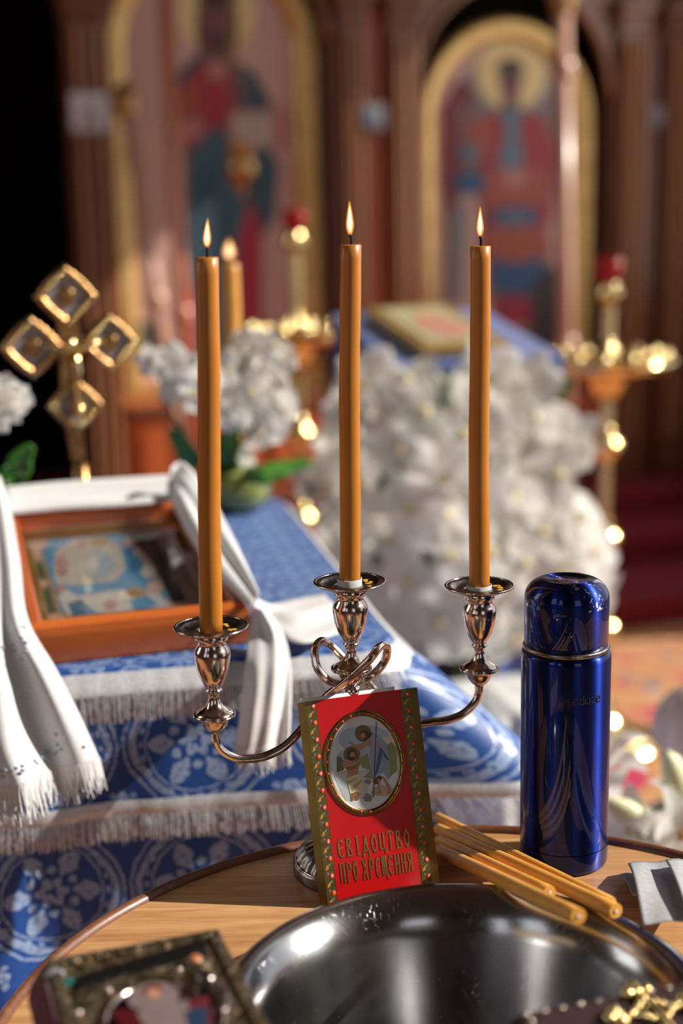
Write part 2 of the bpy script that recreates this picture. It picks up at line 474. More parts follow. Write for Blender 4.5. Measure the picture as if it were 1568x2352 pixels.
def petalmat():
    m, t, b = newmat('translucent_petal')
    out = t.nodes['Material Output']
    co = texco(t, 'Object', (1, 1, 1)); nz = tnoise(t, co, 3, 3)
    c = ramp(t, nz, [(.35, (.84, .84, .83)), (.65, (.92, .92, .90))]); t.links.new(c, b.inputs['Base Color'])
    b.inputs['Roughness'].default_value = .75; b.inputs['Specular IOR Level'].default_value = .2
    tr = t.nodes.new('ShaderNodeBsdfTranslucent'); tr.inputs[0].default_value = (.92, .90, .85, 1)
    mx = t.nodes.new('ShaderNodeMixShader'); mx.inputs[0].default_value = .48
    t.links.new(b.outputs[0], mx.inputs[1]); t.links.new(tr.outputs[0], mx.inputs[2]); t.links.new(mx.outputs[0], out.inputs[0])
    return m
M['petal'] = petalmat()

# ================================================================ the room
def slab(name, x0, x1, y0, y1, z0, z1, mat):
    o = MB().box(x0, x1, y0, y1, z0, z1).build(name, mat); o.matrix_world = ROTC; return struct(o)
slab('floor', -3.2, 3.4, -4.6, 6.4, -.05, 0, M['carpet'])
slab('ceiling', -3.2, 3.4, -4.6, 6.4, 4.6, 4.7, M['ceil'])
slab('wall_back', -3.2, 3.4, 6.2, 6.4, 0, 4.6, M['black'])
WX0, WX1 = 3.2, 3.4                       # right wall with the wide nave window the sun comes through
wr = MB()
WY0, WY1, WZ0, WZ1 = -1.1, 3.2, .45, 4.3
wr.box(WX0, WX1, -4.6, WY0, 0, 4.6).box(WX0, WX1, WY1, 3.36, 0, 4.6).box(WX0, WX1, 4.185, 6.4, 0, 4.6).box(WX0, WX1, 3.36, 4.185, 0, .9).box(WX0, WX1, 3.36, 4.185, 2.75, 4.6).box(WX0, WX1, WY0, WY1, 0, WZ0).box(WX0, WX1, WY0, WY1, WZ1, 4.6)
o = wr.build('wall_right', M['nave']); o.matrix_world = ROTC; struct(o)
wf = MB()
for y in (WY0, WY1 - .05): wf.box(WX0 + .08, WX0 + .13, y, y + .05, WZ0, WZ1)
for z in (WZ0, WZ1 - .05): wf.box(WX0 + .08, WX0 + .13, WY0, WY1, z, z + .05)
o = wf.build('window_1', M['nave']); o.matrix_world = ROTC; struct(o)
wl = MB()
ys = [-4.6, -3.1, -2.1, -1.3, -.3, 2.35, 3.65, 6.4]
for i in range(0, 8, 2): wl.box(-3.2, -3.0, ys[i], ys[i + 1], 0, 4.6)
for i in (1, 3, 5): wl.box(-3.2, -3.0, ys[i], ys[i + 1], 0, 1.2).box(-3.2, -3.0, ys[i], ys[i + 1], 3.6, 4.6)
o = wl.build('wall_left', M['nave']); o.matrix_world = ROTC; struct(o)
wb = MB()
wb.box(-3.2, -.15, -4.6, -4.45, 0, 4.6).box(1.35, 3.4, -4.6, -4.45, 0, 4.6).box(-.15, 1.35, -4.6, -4.45, 3.7, 4.6).box(-.15, 1.35, -4.6, -4.45, 0, .7)
o = wb.build('wall_west', M['nave']); o.matrix_world = ROTC; struct(o)
# carpeted steps of the sanctuary platform 
for i, (y, z0, z1) in enumerate(((3.58, 0, .09), (3.98, .09, .18), (4.3, .18, .26))):
    o = MB().box(-3.0, 3.18, y, 5.6, z0, z1, 0, .01).build('trim_%d' % (i + 1), M['carpet_red']); o.matrix_world = ROTC
    struct(o, 'red carpeted sanctuary step')

# ================================================================ iconostasis
ico = thing('iconostasis', 'brown carved wooden icon screen with fluted pilasters and arched bays', 'icon screen', (0, 0, 0), YAW)
D0 = 4.6
ZB = .26
M['fillet'] = woodmat('lit_fillet_wood', (.40, .18, .085), (.52, .25, .12), 2, 8, .28, .5)  # paler than the pilaster: bright edge highlights put into the wood colour
def pilaster(x0, x1, lo=ZB, hi=1.865):
    p = MB().box(x0, x1, D0 - .03, D0 + .06, lo, hi, 0, .004).build('pilaster', M['icono'], ico)
    w = x1 - x0
    for k in range(3):
        xc = x0 + w * (k + .8) / 3.6
        MB().box(xc - w * .055, xc + w * .055, D0 - .060, D0 - .029, lo + .14, hi - .04, 0, .007).build('fillet', M['fillet'], p)
    MB().box(x0 - .012, x1 + .012, D0 - .055, D0 + .06, lo, lo + .12, 0, .006).build('plinth', M['icono'], p)
    MB().box(x0 - .012, x1 + .012, D0 - .055, D0 + .06, hi, hi + .05, 0, .012).box(x0 - .022, x1 + .022, D0 - .075, D0 + .06, hi + .05, hi + .1, 0, .012).build('capital', M['icono'], p)
for a in ((.797, .918), (1.688, 1.775), (1.862, 1.978), (2.742, 2.852), (2.938, 3.06)): pilaster(*a)
def bay(cx, rad, spring, x0, x1, ztop):
    n = 28
    mb = MB()
    arc = [(cx + rad * math.cos(PI * i / n), spring + rad * math.sin(PI * i / n)) for i in range(n + 1)]
    for i in range(n):
        (ax, az), (bx, bz) = arc[i], arc[i + 1]
        tx0, tx1 = x1 + (x0 - x1) * i / n, x1 + (x0 - x1) * (i + 1) / n
        mb.prism([(ax, D0, az), (bx, D0, bz), (tx1, D0, ztop), (tx0, D0, ztop)], (0, .04, 0))
    for xa, xb in ((x0, cx - rad), (cx + rad, x1)):
        if xb - xa > .003: mb.box(xa, xb, D0, D0 + .04, ZB, spring)
    mb.build('bay_arch', M['icono'], ico)
    MB().tube([(x, D0 - .004, z) for x, z in arc], .014, 8).build('arch_moulding', M['icono_lt'], ico)
bay(1.283, .375, 1.80, .918, 1.688, 2.45)
bay(2.345, .378, 1.64, 1.978, 2.742, 2.45)
MB().box(1.775, 1.862, D0 + .01, D0 + .05, ZB, 2.45, 0, .004).build('recess_panel', M['orange_wood'], ico)
MB().box(2.852, 2.938, D0 + .01, D0 + .05, ZB, 2.45, 0, .004).build('recess_panel', M['icono'], ico)
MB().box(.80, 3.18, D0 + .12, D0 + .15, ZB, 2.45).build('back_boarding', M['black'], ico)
MB().box(.78, 3.18, D0 - .09, D0 + .15, 2.45, 2.62, 0, .02).build('cornice', M['icono'], ico)
for x0, x1 in ((.925, 1.64), (1.99, 2.70)):
    lp = MB().box(x0, x1, D0 - .02, D0 + .05, ZB, .655, 0, .006).build('lower_panel', M['orange_wood'], ico)
    for za, zb in ((.27, .33), (.60, .65)): MB().box(x0 + .01, x1 - .01, D0 - .038, D0 - .019, za, zb, 0, .008).build('rail', M['icono'], lp)
    for k in range(3):
        xa = x0 + .02 + k * (x1 - x0 - .04) / 3
        MB().box(xa + .02, xa + .19, D0 - .032, D0 - .019, .36, .57, 0, .008).build('raised_field', M['orange_wood'], lp)
# small plaques on the pilasters
for px, py, s, c, lab in ((205, 258, 88, (.66, .64, .68), 'square whitish enamel plaque on the end pilaster'), (857, 268, 56, (.17, .20, .24), 'small grey-blue plaque between the two icons'), (1505, 267, 48, (.14, .12, .12), 'small dark plaque between the right pilasters')):
    q = toC(onD(px, py, D0 - .06)); h = s / 2 * 4.85 / FPX
    t = thing('wall_plaque', lab, 'plaque', W(q.x, D0 - .062, q.z), YAW)
    MB().box(-h, h, .0, .018, -h * 1.05, h * 1.05, 0, .004).build('plaque_frame', M['icono'], t)
    MB().box(-h * .86, h * .86, -.004, .001, -h * .9, h * .9, 0, .002).build('enamel', flat('plaque_enamel', c, .4), t)
    MB().ball((0, -.005, .1 * h), (h * .28, .004, h * .34)).box(-h * .45, h * .45, -.007, -.003, -h * .75, -h * .3, 0, .001).build('relief', flat('plaque_relief', tuple(x * .6 for x in c), .4), t)

# ---------------------------------------------------------------- the two big arched icons
def icon_frame(root, cx, hw, spring, bot, wid, D):
    n = 30
    path = [(cx + hw, bot)] + [(cx + hw * math.cos(PI * i / n), spring + hw * math.sin(PI * i / n)) for i in range(n + 1)] + [(cx - hw, bot)]
    inn = [(cx + hw - wid, bot)] + [(cx + (hw - wid) * math.cos(PI * i / n), spring + (hw - wid) * math.sin(PI * i / n)) for i in range(n + 1)] + [(cx - hw + wid, bot)]
    prof = [(0, .03), (0, -.004), (.16, -.020), (.36, -.026), (.55, -.012), (.68, -.016), (.85, -.006), (1, .012), (1, .03)]
    mb = MB()
    vs, fs, k = [], [], len(prof)
    for (ox, oz), (ix, iz) in zip(path, inn):
        for tt, d in prof: vs.append((ox + (ix - ox) * tt, D + d, oz + (iz - oz) * tt))
    for i in range(len(path) - 1):
        for j in range(k - 1): fs.append([i * k + j, (i + 1) * k + j, (i + 1) * k + j + 1, i * k + j + 1])
    mb.add(vs, fs, 0, True)
    mb.box(cx - hw, cx + hw, D - .018, D + .03, bot - wid, bot, 0, .004)
    mb.build('gilt_frame', M['gold'], root)
    pan = [(x, D + .02, z) for x, z in inn]
    MB().prism(pan, (0, .015, 0)).build('panel', M['panel'], root)
M['panel'] = flat('icon_ground_rose', (.56, .33, .28), .55)
PAINT = {'halo': (.72, .54, .24), 'skin': (.16, .055, .045), 'hair': (.07, .022, .018), 'teal': (.022, .055, .085), 'teal2': (.035, .085, .12), 'red': (.30, .012, .03), 'crim': (.36, .010, .045), 'rust': (.33, .06, .03), 'paper': (.42, .34, .31), 'pink': (.42, .16, .14), 'blue': (.02, .07, .17), 'steel': (.10, .16, .21), 'wing': (.17, .014, .016), 'wing2': (.20, .10, .09), 'green': (.03, .075, .055), 'grey': (.20, .17, .165), 'dark': (.035, .015, .015)}
PK = list(PAINT); PMATS = [flat('icon_paint_' + k, PAINT[k], .5) for k in PK]
def art(root, name, shapes, D, step=.0006):
    mb = MB()
    inv = ROTC.inverted()
    for i, (c, pts) in enumerate(shapes):
        mb.poly([inv @ onD(x, y, D - step * (i + 1)) for x, y in pts], PK.index(c))
    return mb.build(name, PMATS, root, recalc=False)
def ell(cx, cy, rx, ry, n=28, a0=0): return [(cx + rx * math.cos(a0 + 2 * PI * i / n), cy + ry * math.sin(a0 + 2 * PI * i / n)) for i in range(n)]
ic1 = thing('arched_icon', 'tall arched icon of a haloed figure in blue mantle holding an open book', 'icon', (0, 0, 0), YAW)
icon_frame(ic1, 1.283, .365, 1.77, .70, .088, D0 + .06)
art(ic1, 'painting', [
    ('halo', ell(497, 30, 88, 92)), ('skin', [(455, 60), (545, 60), (540, 130), (520, 165), (475, 165), (455, 120)]), ('skin', ell(497, 45, 40, 62)),
    ('hair', ell(497, -10, 44, 38)), ('hair', [(452, -5), (464, 60), (462, 110), (452, 95)]), ('hair', [(542, -5), (532, 60), (536, 110), (546, 95)]), ('hair', [(476, 75), (520, 75), (512, 120), (484, 120)]),
    ('red', [(405, 190), (455, 140), (535, 140), (600, 200), (590, 330), (520, 420), (430, 360)]),
    ('rust', [(418, 205), (455, 170), (462, 280), (428, 290)]), ('pink', [(470, 140), (525, 140), (515, 185), (480, 185)]),
    ('teal', [(402, 175), (460, 122), (470, 135), (440, 165), (415, 200)]), ('teal', [(535, 140), (585, 165), (625, 245), (600, 255), (545, 252), (540, 190)]),
    ('pink', [(400, 280), (460, 275), (470, 305), (425, 330), (398, 330)]), ('red', [(425, 330), (475, 300), (470, 350), (430, 365)]),
    ('teal2', [(430, 350), (480, 300), (560, 290), (620, 340), (640, 380), (632, 500), (590, 560), (600, 800), (440, 800), (432, 560)]),
    ('teal', [(450, 420), (500, 360), (520, 560), (505, 800), (470, 800)]), ('teal', [(560, 350), (615, 360), (612, 530), (575, 560)]),
    ('crim', [(545, 560), (572, 460), (600, 520), (600, 790), (548, 790)]), ('crim', [(430, 700), (450, 640), (455, 800), (430, 800)]),
    ('pink', [(520, 255), (650, 250), (660, 335), (530, 345)]), ('paper', [(535, 262), (625, 262), (625, 335), (540, 338)]),
    ('green', [(310, 740), (370, 740), (372, 830), (312, 830)]), ('skin', ell(470, 815, 26, 14)), ('skin', ell(560, 812, 26, 14))], D0 + .08)
ic2 = thing('arched_icon', 'arched icon of a winged haloed figure in red and blue robes', 'icon', (0, 0, 0), YAW)
icon_frame(ic2, 2.345, .345, 1.555, .70, .078, D0 + .06)
art(ic2, 'painting', [
    ('grey', ell(1180, 300, 150, 190)), ('wing', [(1010, 250), (1050, 180), (1085, 200), (1095, 300), (1060, 420), (1030, 560), (1008, 420)]), ('wing', [(1345, 250), (1300, 200), (1270, 220), (1265, 330), (1290, 470), (1330, 560), (1350, 420)]),
    ('wing2', [(1050, 230), (1085, 260), (1090, 360), (1060, 350)]), ('wing2', [(1250, 260), (1285, 250), (1280, 350), (1255, 340)]),
    ('halo', ell(1175, 170, 82, 82)), ('skin', ell(1172, 185, 27, 46)), ('hair', ell(1172, 158, 32, 26)), ('skin', [(1158, 220), (1188, 220), (1195, 250), (1150, 250)]),
    ('red', [(1115, 260), (1240, 260), (1275, 340), (1270, 480), (1250, 560), (1110, 560), (1100, 380)]), ('rust', [(1070, 290), (1125, 262), (1130, 350), (1080, 380)]),
    ('steel', [(1148, 250), (1198, 250), (1192, 310), (1205, 370), (1190, 390), (1150, 386), (1142, 365), (1160, 310)]), ('steel', ell(1078, 350, 22, 18)),
    ('rust', [(1110, 390), (1250, 385), (1262, 470), (1110, 475)]), ('blue', [(1045, 395), (1115, 395), (1110, 440), (1055, 450)]), ('pink', [(1150, 390), (1210, 390), (1205, 430), (1160, 430)]),
    ('blue', ell(1182, 498, 58, 24)), ('steel', ell(1182, 498, 40, 10)), ('rust', [(1112, 520), (1255, 515), (1268, 590), (1180, 605), (1108, 590)]),
    ('blue', [(1125, 590), (1180, 606), (1250, 588), (1258, 680), (1225, 690), (1180, 672), (1130, 680)]), ('red', [(1130, 682), (1180, 676), (1250, 690), (1220, 745), (1150, 745)]),
    ('grey', [(1030, 480), (1075, 460), (1060, 690), (1030, 700)]), ('dark', [(1220, 660), (1270, 600), (1300, 700), (1290, 800), (1220, 800)]), ('skin', ell(1160, 770, 24, 14)), ('skin', ell(1205, 772, 22, 14))], D0 + .08)

# ---------------------------------------------------------------- hanging oil lamp before the left icon
q = toC(onD(555, 395, 4.2))
t = thing('hanging_lamp', 'small gilt oil lamp hanging on chains before the bearded icon', 'lamp', W(q.x, 4.2, q.z), YAW)
MB().lathe([(.0, -.075), (.008, -.07), (.014, -.058), (.008, -.05), (.03, -.035), (.045, -.01), (.047, .015), (.041, .032), (.044, .036), (.0, .036)], 24).build('bowl', M['brass_soft'], t)
MB().lathe([(.0, .036), (.026, .036), (.034, .06), (.036, .085), (.034, .085), (.032, .06), (.0, .045)], 20).build('glass_cup', M['amber'], t)
for k in range(3):
    a = 2 * PI * k / 3 + .4
    MB().tube([(.044 * math.cos(a), .044 * math.sin(a), .034), (.02 * math.cos(a), .02 * math.sin(a), .4), (0, 0, .72)], .0018, 6).build('chain', M['gold_dark'], t)
MB().tube([(0, 0, .72), (0, 0, .86), (0, .38, .88)], .004, 6).build('hook_arm', M['gold_dark'], t)

# ---------------------------------------------------------------- poles standing before the screen
def pole(label, pxs, D, rad, mat, finial=True, collars=(), base=True):
    pts = [W(*toC(onD(x, y, D))) for x, y in pxs]
    top, bot = pts[0], pts[-1]
    d = (bot - top).normalized(); k = (top.z - .27) / -d.z
    foot = top + d * k
    t = thing('processional_pole', label, 'pole', foot)
    MB().tube([Vector((0, 0, 0)), top - foot], rad, 14).build('shaft', mat, t)
    u = (top - foot).normalized(); Mx = u.to_track_quat('Z', 'Y').to_matrix().to_4x4()
    for c in collars:
        h = (onD(*c, D) - foot).length
        MB().lathe([(rad, -.03), (rad * 1.35, -.022), (rad * 1.5, 0), (rad * 1.35, .022), (rad, .03)], 16, M=Matrix.Translation(u * h) @ Mx).build('collar', mat, t)
    if finial:
        MB().lathe([(rad, -.01), (rad * 1.6, .0), (rad * 1.2, .015), (rad * 2.0, .04), (rad * 2.1, .055), (rad * 1.2, .08), (0, .1)], 18, M=Matrix.Translation(top - foot) @ Mx).build('finial', M['brass_soft'], t)
    if base: MB().lathe([(0, 0), (.09, 0), (.09, .02), (.03, .035), (rad * 1.3, .06), (rad, .06)], 20).build('foot', M['icono'], t)
    return t
M['pinkwood'] = woodmat('pale_varnished_pole', (.50, .26, .18), (.60, .34, .25), 2, 6, .3, .5)
M['pinkwood2'] = woodmat('rosy_varnished_pole', (.52, .17, .10), (.62, .24, .15), 2, 6, .3, .5)
pole('pale varnished pole with brass collars in front of the winged figure icon', [(1291, 22), (1300, 860)], 3.9, .0245, M['pinkwood'], True, ((1292, 160), (1299, 795)))
pole('tall rosy pole standing upright in front of the bearded figure icon', [(376, -60), (424, 800)], 4.2, .0225, M['pinkwood2'], False, ((421, 725),))
pole('leaning pole with gilt finial against the gilt arch', [(292, 262), (362, 720)], 4.42, .024, M['pinkwood'], True, ((358, 690),), False)
# ================================================================ round table with the basin let into it
TZ = .75
TC = (.083, .795)
tb = thing('round_table', 'round brown wooden table with raised moulded rim under the basin', 'table', (TC[0], TC[1], 0))
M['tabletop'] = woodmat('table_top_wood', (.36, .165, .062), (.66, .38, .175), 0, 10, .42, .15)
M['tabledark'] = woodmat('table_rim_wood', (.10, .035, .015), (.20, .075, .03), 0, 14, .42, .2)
BC = (.0705, .800)
hx, hy = BC[0] - TC[0], BC[1] - TC[1]
mb = MB()
n = 96
vs, fs = [], []
RT = .308
for i in range(n):
    a = 2 * PI * i / n
    inx, iny = hx + .1292 * math.cos(a), hy + .1292 * math.sin(a)
    ox, oy = RT * math.cos(a), RT * math.sin(a)
    vs += [(inx, iny, TZ - .022), (inx, iny, TZ), (ox, oy, TZ), (ox, oy, TZ - .022)]
for i in range(n):
    k = (i + 1) % n
    for j in range(4): fs.append([i * 4 + j, k * 4 + j, k * 4 + (j + 1) % 4, i * 4 + (j + 1) % 4])
mb.add(vs, fs, 0, False).build('tabletop', M['tabletop'], tb)
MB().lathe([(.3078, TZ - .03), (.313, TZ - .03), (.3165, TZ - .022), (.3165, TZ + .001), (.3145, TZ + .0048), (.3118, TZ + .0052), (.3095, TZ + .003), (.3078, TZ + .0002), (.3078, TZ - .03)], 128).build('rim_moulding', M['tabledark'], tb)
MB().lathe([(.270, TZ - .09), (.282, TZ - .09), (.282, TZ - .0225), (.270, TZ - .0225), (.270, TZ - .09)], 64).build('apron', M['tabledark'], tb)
legp = [(0, 0), (.012, 0), (.016, .02), (.011, .05), (.018, .12), (.022, .3), (.017, .42), (.024, .46), (.016, .5), (.022, .58), (.024, TZ - .09), (0, TZ - .09)]
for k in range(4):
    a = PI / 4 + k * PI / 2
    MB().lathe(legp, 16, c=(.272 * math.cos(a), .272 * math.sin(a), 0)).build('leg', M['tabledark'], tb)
# ---------------------------------------------------------------- basin
bs = thing('baptism_basin', 'large scratched stainless steel basin set into the round table', 'basin', (BC[0], BC[1], TZ))
inner = [(0, -.156), (.070, -.155), (.092, -.145), (.104, -.120), (.116, -.055), (.1262, .002), (.1285, .0115), (.133, .0195), (.1405, .0275), (.1465, .0312), (.1515, .0312)]
lip = [(.1515, .0312), (.1545, .0285), (.1550, .0245), (.1535, .0220), (.1520, .0235), (.1520, .0262), (.1495, .0285), (.1425, .0258), (.1345, .0175), (.1298, .0105), (.1277, .0005), (.1173, -.056), (.1053, -.121), (.093, -.1465), (.070, -.1565), (0, -.1575)]
MB().lathe(inner, 128).lathe(lip, 128).build('bowl', M['steel'], bs)
MB().tube([(.1528 * math.cos(2 * PI * i / 128), .1528 * math.sin(2 * PI * i / 128), .0255) for i in range(128)], .0030, 10, closed=True).build('rolled_rim', M['steel'], bs)

# ================================================================ candelabrum
CB = Vector((.005, 1.042, TZ))
CYAW = R(22)
ca = thing('candelabrum', 'three-branched tarnished silver candelabrum with looped arms', 'candelabrum', CB, CYAW)
gad = lambda i, a: 1 + (.022 * math.cos(28 * a) if 5 <= i <= 8 else 0)
MB().lathe([(0, 0), (.0525, 0), (.0530, .0015), (.0530, .0085), (.0515, .0098), (.0500, .0105), (.0470, .0160), (.0420, .0205), (.0350, .0235), (.0290, .0250), (.0275, .0270), (.0270, .0285), (.0240, .0330), (.0180, .0420), (.0130, .0510), (0, .0515)], 168, mod=lambda i, a: gad(i, a) * .925).build('foot', M['silver_dark'], ca)
MB().tube([(.0467 * math.cos(2 * PI * i / 90), .0467 * math.sin(2 * PI * i / 90), .0100) for i in range(90)], .0012, 8, closed=True).build('foot_bead', M['silver'], ca)
MB().lathe([(0, .050), (.0130, .050), (.0100, .060), (.0085, .072), (.0110, .076), (.0110, .079), (.0075, .083), (.0062, .110), (.0060, .135), (.0068, .148), (.0066, .152), (0, .152)], 40).build('stem', M['silver'], ca)
sock = [(0, -.004), (.0092, -.004), (.0092, -.0015), (.0108, -.0018), (.0118, -.0060), (.0120, -.0078), (.0112, -.0092), (.0102, -.0110), (.0104, -.0128), (.0122, -.0155), (.0132, -.0178), (.0134, -.0200), (.0132, -.0225), (.0122, -.0300), (.0098, -.0380), (.0066, -.0440), (.0044, -.0462), (.0060, -.0470), (.0064, -.0480), (.0058, -.0490), (.0042, -.0502), (.0038, -.0530), (.0046, -.0570), (.0068, -.0605), (.0110, -.0635), (.0138, -.0652), (.0144, -.0668), (.0138, -.0682), (.0112, -.0690), (.0102, -.0715), (.0090, -.0755), (.0062, -.0790), (.0040, -.0805), (.0035, -.0815), (0, -.0815)]
def ring(rad, z, r, n, amp): return [(rad * math.cos(2 * PI * i / n), rad * math.sin(2 * PI * i / n), z) for i in range(n)], [r * (1 + amp * math.cos(PI * i)) for i in range(n)]
SOCK = [(0, 0, .2333), (-.1100, .0005, .2125), (.1100, -.0005, .2172)]
for sx, sy, sz in SOCK:
    s = MB().lathe(sock, 40).build('candle_socket', M['silver'], ca); s.location = (sx, sy, sz)
    d = MB().lathe([(.0100, -.0012), (.0150, -.0018), (.0190, -.0016), (.0215, .0004), (.0235, .0018), (.0262, .0016), (.0262, .0006), (.0235, .0006), (.0215, -.0010), (.0190, -.0030), (.0150, -.0032), (.0100, -.0028), (.0100, -.0012)], 56).build('drip_pan', M['silver_dark'], s)
    p, r = ring(.0264, .0012, .0010, 120, .28)
    MB().tube(p, r, 6, closed=True).build('rim_beading', M['silver'], s)
    p, r = ring(.0142, -.0672, .0013, 60, .4)
    MB().tube(p, r, 6, closed=True).build('bead_ring', M['silver'], s)
    p, r = ring(.0110, -.0085, .0009, 56, .35)
    MB().tube(p, r, 6, closed=True).build('neck_beading', M['silver'], s)
    wx = MB()
    for k in range(5):
        a = rnd.uniform(-.8, 1.2); rr = rnd.uniform(.0135, .0185)
        wx.ball((rr * math.cos(a), rr * math.sin(a), -.0012), (rnd.uniform(.0016, .0034), rnd.uniform(.0014, .0026), .00035), 10, 6)
    wx.build('wax_drips', M['wax_pale'], s)
larm = [(-.110, 0, .1320), (-.1095, 0, .1240), (-.1055, 0, .1165), (-.0960, 0, .1095), (-.0830, 0, .1065), (-.0690, 0, .1070), (-.0540, 0, .1130), (-.0380, .002, .1255), (-.0210, .0045, .1430), (-.0050, -.0120, .1630), (.0075, -.0200, .1785), (.0175, -.0160, .1855), (.0255, -.010, .1820), (.0265, -.004, .1695), (.0195, 0, .1590), (.0100, 0, .1545), (.0030, 0, .1520)]
for sgn in (1, -1):
    pts = [(x * sgn, y * sgn, z + (0.0045 if sgn < 0 and i < 6 else 0)) for i, (x, y, z) in enumerate(larm)]
    MB().tube(cr(pts, 6), .0031, 24, ridge=6, namp=.07).build('arm', M['silver'], ca)

# ---------------------------------------------------------------- candles
def flame(parent, base, h, w, lean=0.0, dy=0.0):
    prof = [(0, 0), (.42, .06), (.78, .16), (1, .28), (.93, .42), (.70, .60), (.42, .78), (.16, .93), (0, 1)]
    def mk(sc_, hh, z0, name, mat, par):
        mb = MB().lathe([(r * w * sc_, z * hh) for r, z in prof], 20)
        mb.v = [Vector((p.x + lean * (p.z / h) ** 1.5 * h, p.y + dy * (p.z / h) * h, p.z + z0)) for p in mb.v]
        return mb.build(name, mat, par)
    f = mk(1.0, h, 0, 'flame', M['flame'], parent); f.location = base
    mk(.58, h * .80, h * .07, 'flame_core', M['flame_core'], f)
    f.visible_shadow = True
    return f
def taper(label, bot, top, r0, r1, seed, mat, fl=.022, flw=.0026, paper=None, group=None, wick=.0085, lean=0.0, name='taper_candle'):
    bot, top = Vector(bot), Vector(top)
    t = thing(name, label, 'candle', bot, 0, group)
    rs = random.Random(seed); L = top - bot; n = 26
    pts, rad = [], []
    ph = rs.uniform(0, 6)
    for i in range(n + 1):
        u = i / n
        pts.append(L * u + Vector((math.sin(u * 5 + ph), math.cos(u * 4 + ph), 0)) * (.0007 * math.sin(PI * u)))
        rad.append((r0 + (r1 - r0) * u) * (1 + .012 * math.sin(u * 23 + ph)))
    pts += [L + Vector((0, 0, .0003))]; rad += [r1 * .90]
    mb = MB().tube(pts, rad, 28)
    mb.build('wax_body', mat, t)
    w = cr([L + Vector((0, 0, -.002)), L + Vector((.0006, 0, wick * .5)), L + Vector((-.0006 + lean * .01, 0, wick))], 4)
    MB().tube(w, [.0011] * (len(w) - 1) + [.0006], 8).build('wick', M['wick'], t)
    flame(t, w[-1] + Vector((.0004, 0, -.0025)), fl, flw, lean)
    if paper:
        MB().lathe([(r0 + .0006, -.002), (r0 + .0010, paper), (r0 + .0016, paper * .96), (r0 + .0014, -.002)], 24, mod=lambda i, a: 1 + .05 * math.sin(3 * a) * (i in (1, 2))).build('paper_wrap', M['greypaper'], t)
    return t
CM = Matrix.Translation(CB) @ Matrix.Rotation(CYAW, 4, 'Z')
cc, cl, cx_ = [CM @ Vector(s) for s in SOCK]
zoff = Vector((0, 0, -.0035))
taper('lit amber taper candle in the tallest middle socket of the candelabrum', cc + zoff, onplane(805, 563, cc, Vector((0, 1, 0))), .0079, .0076, 3, M['wax'], .0255, .0028, .0075)
taper('lit amber taper candle in the candelabrum socket beside the framed icon', cl + zoff, onplane(475, 592, cl, Vector((0, 1, 0))), .0085, .0079, 5, M['wax'], .021, .0027, None, lean=.06)
taper('lit amber taper candle in the candelabrum socket beside the blue flask', cx_ + zoff, onplane(1103, 566, cx_, Vector((0, 1, 0))), .0082, .0076, 9, M['wax'], .0235, .0027, .0055)

# ================================================================ certificate card
BL, BR = onz(735, 2086, TZ), onz(1010, 2037, TZ)
CW = (BR - BL).length; ce = (BR - BL).normalized(); CHH = .1525; LEAN = R(17.0)
cyaw = math.atan2(ce.y, ce.x)
cd_ = thing('certificate_card', 'red folded baptism certificate with gold borders and oval picture leaning on candelabrum', 'card', BL + Vector((0, 0, .0008)), (-LEAN, 0, cyaw))
CMX = Matrix.Translation(cd_.location) @ Matrix.Rotation(cyaw, 4, 'Z') @ Matrix.Rotation(-LEAN, 4, 'X')
CINV = CMX.inverted()
cn = (CMX.to_3x3() @ Vector((0, 1, 0)))
def cpx(x, y, lift=0.0):                       # photo pixel -> card plane
    q = CINV @ onplane(x, y, cd_.location, cn); return Vector((q.x, -lift, q.z))
def ccr(x, y, lift=0.0): return cpx(640 + x / 3.92, 1540 + y / 3.92, lift)     # close-up coordinates
MB().box(0, CW, 0, .0005, 0, CHH, 0).build('front_cover', M['redprint'], cd_)
pg = MB()
pg.grid(lambda u, v: Vector((u * CW * .80 + .002, .0009 + .0020 * (u ** 1.6) + .0004 * v, .0005 + v * (CHH + .0022))), 14, 6)
pg.build('inner_leaf', M['whitepaper'], cd_, solid=.0003)
pg = MB()
pg.grid(lambda u, v: Vector((u * CW * .98 + .001, .0014 + .0045 * (u ** 1.5), .0004 + v * (CHH - .001))), 14, 6)
pg.build('back_cover', M['redprint'], cd_, solid=.0005)
SW = CW * .148
def strip(x0, x1, mat, name, lift=.00025): return MB().box(x0, x1, -lift, 0.0001, 0.0001, CHH - .0001).build(name, mat, cd_)
strip(0, SW, M['foil'], 'gold_border'); strip(CW - SW, CW, M['foil'], 'gold_border')
strip(SW * .42, SW * .97, M['foil_dark'], 'vine_border', .00032); strip(CW - SW * .97, CW - SW * .42, M['foil_dark'], 'vine_border', .00032)
vm = [flat('vine_red', (.55, .03, .012), .4), flat('vine_yellow', (.45, .22, .04), .4), flat('vine_lilac', (.16, .16, .26), .4), flat('vine_green', (.035, .075, .02), .4), flat('vine_white', (.55, .40, .36), .4)]
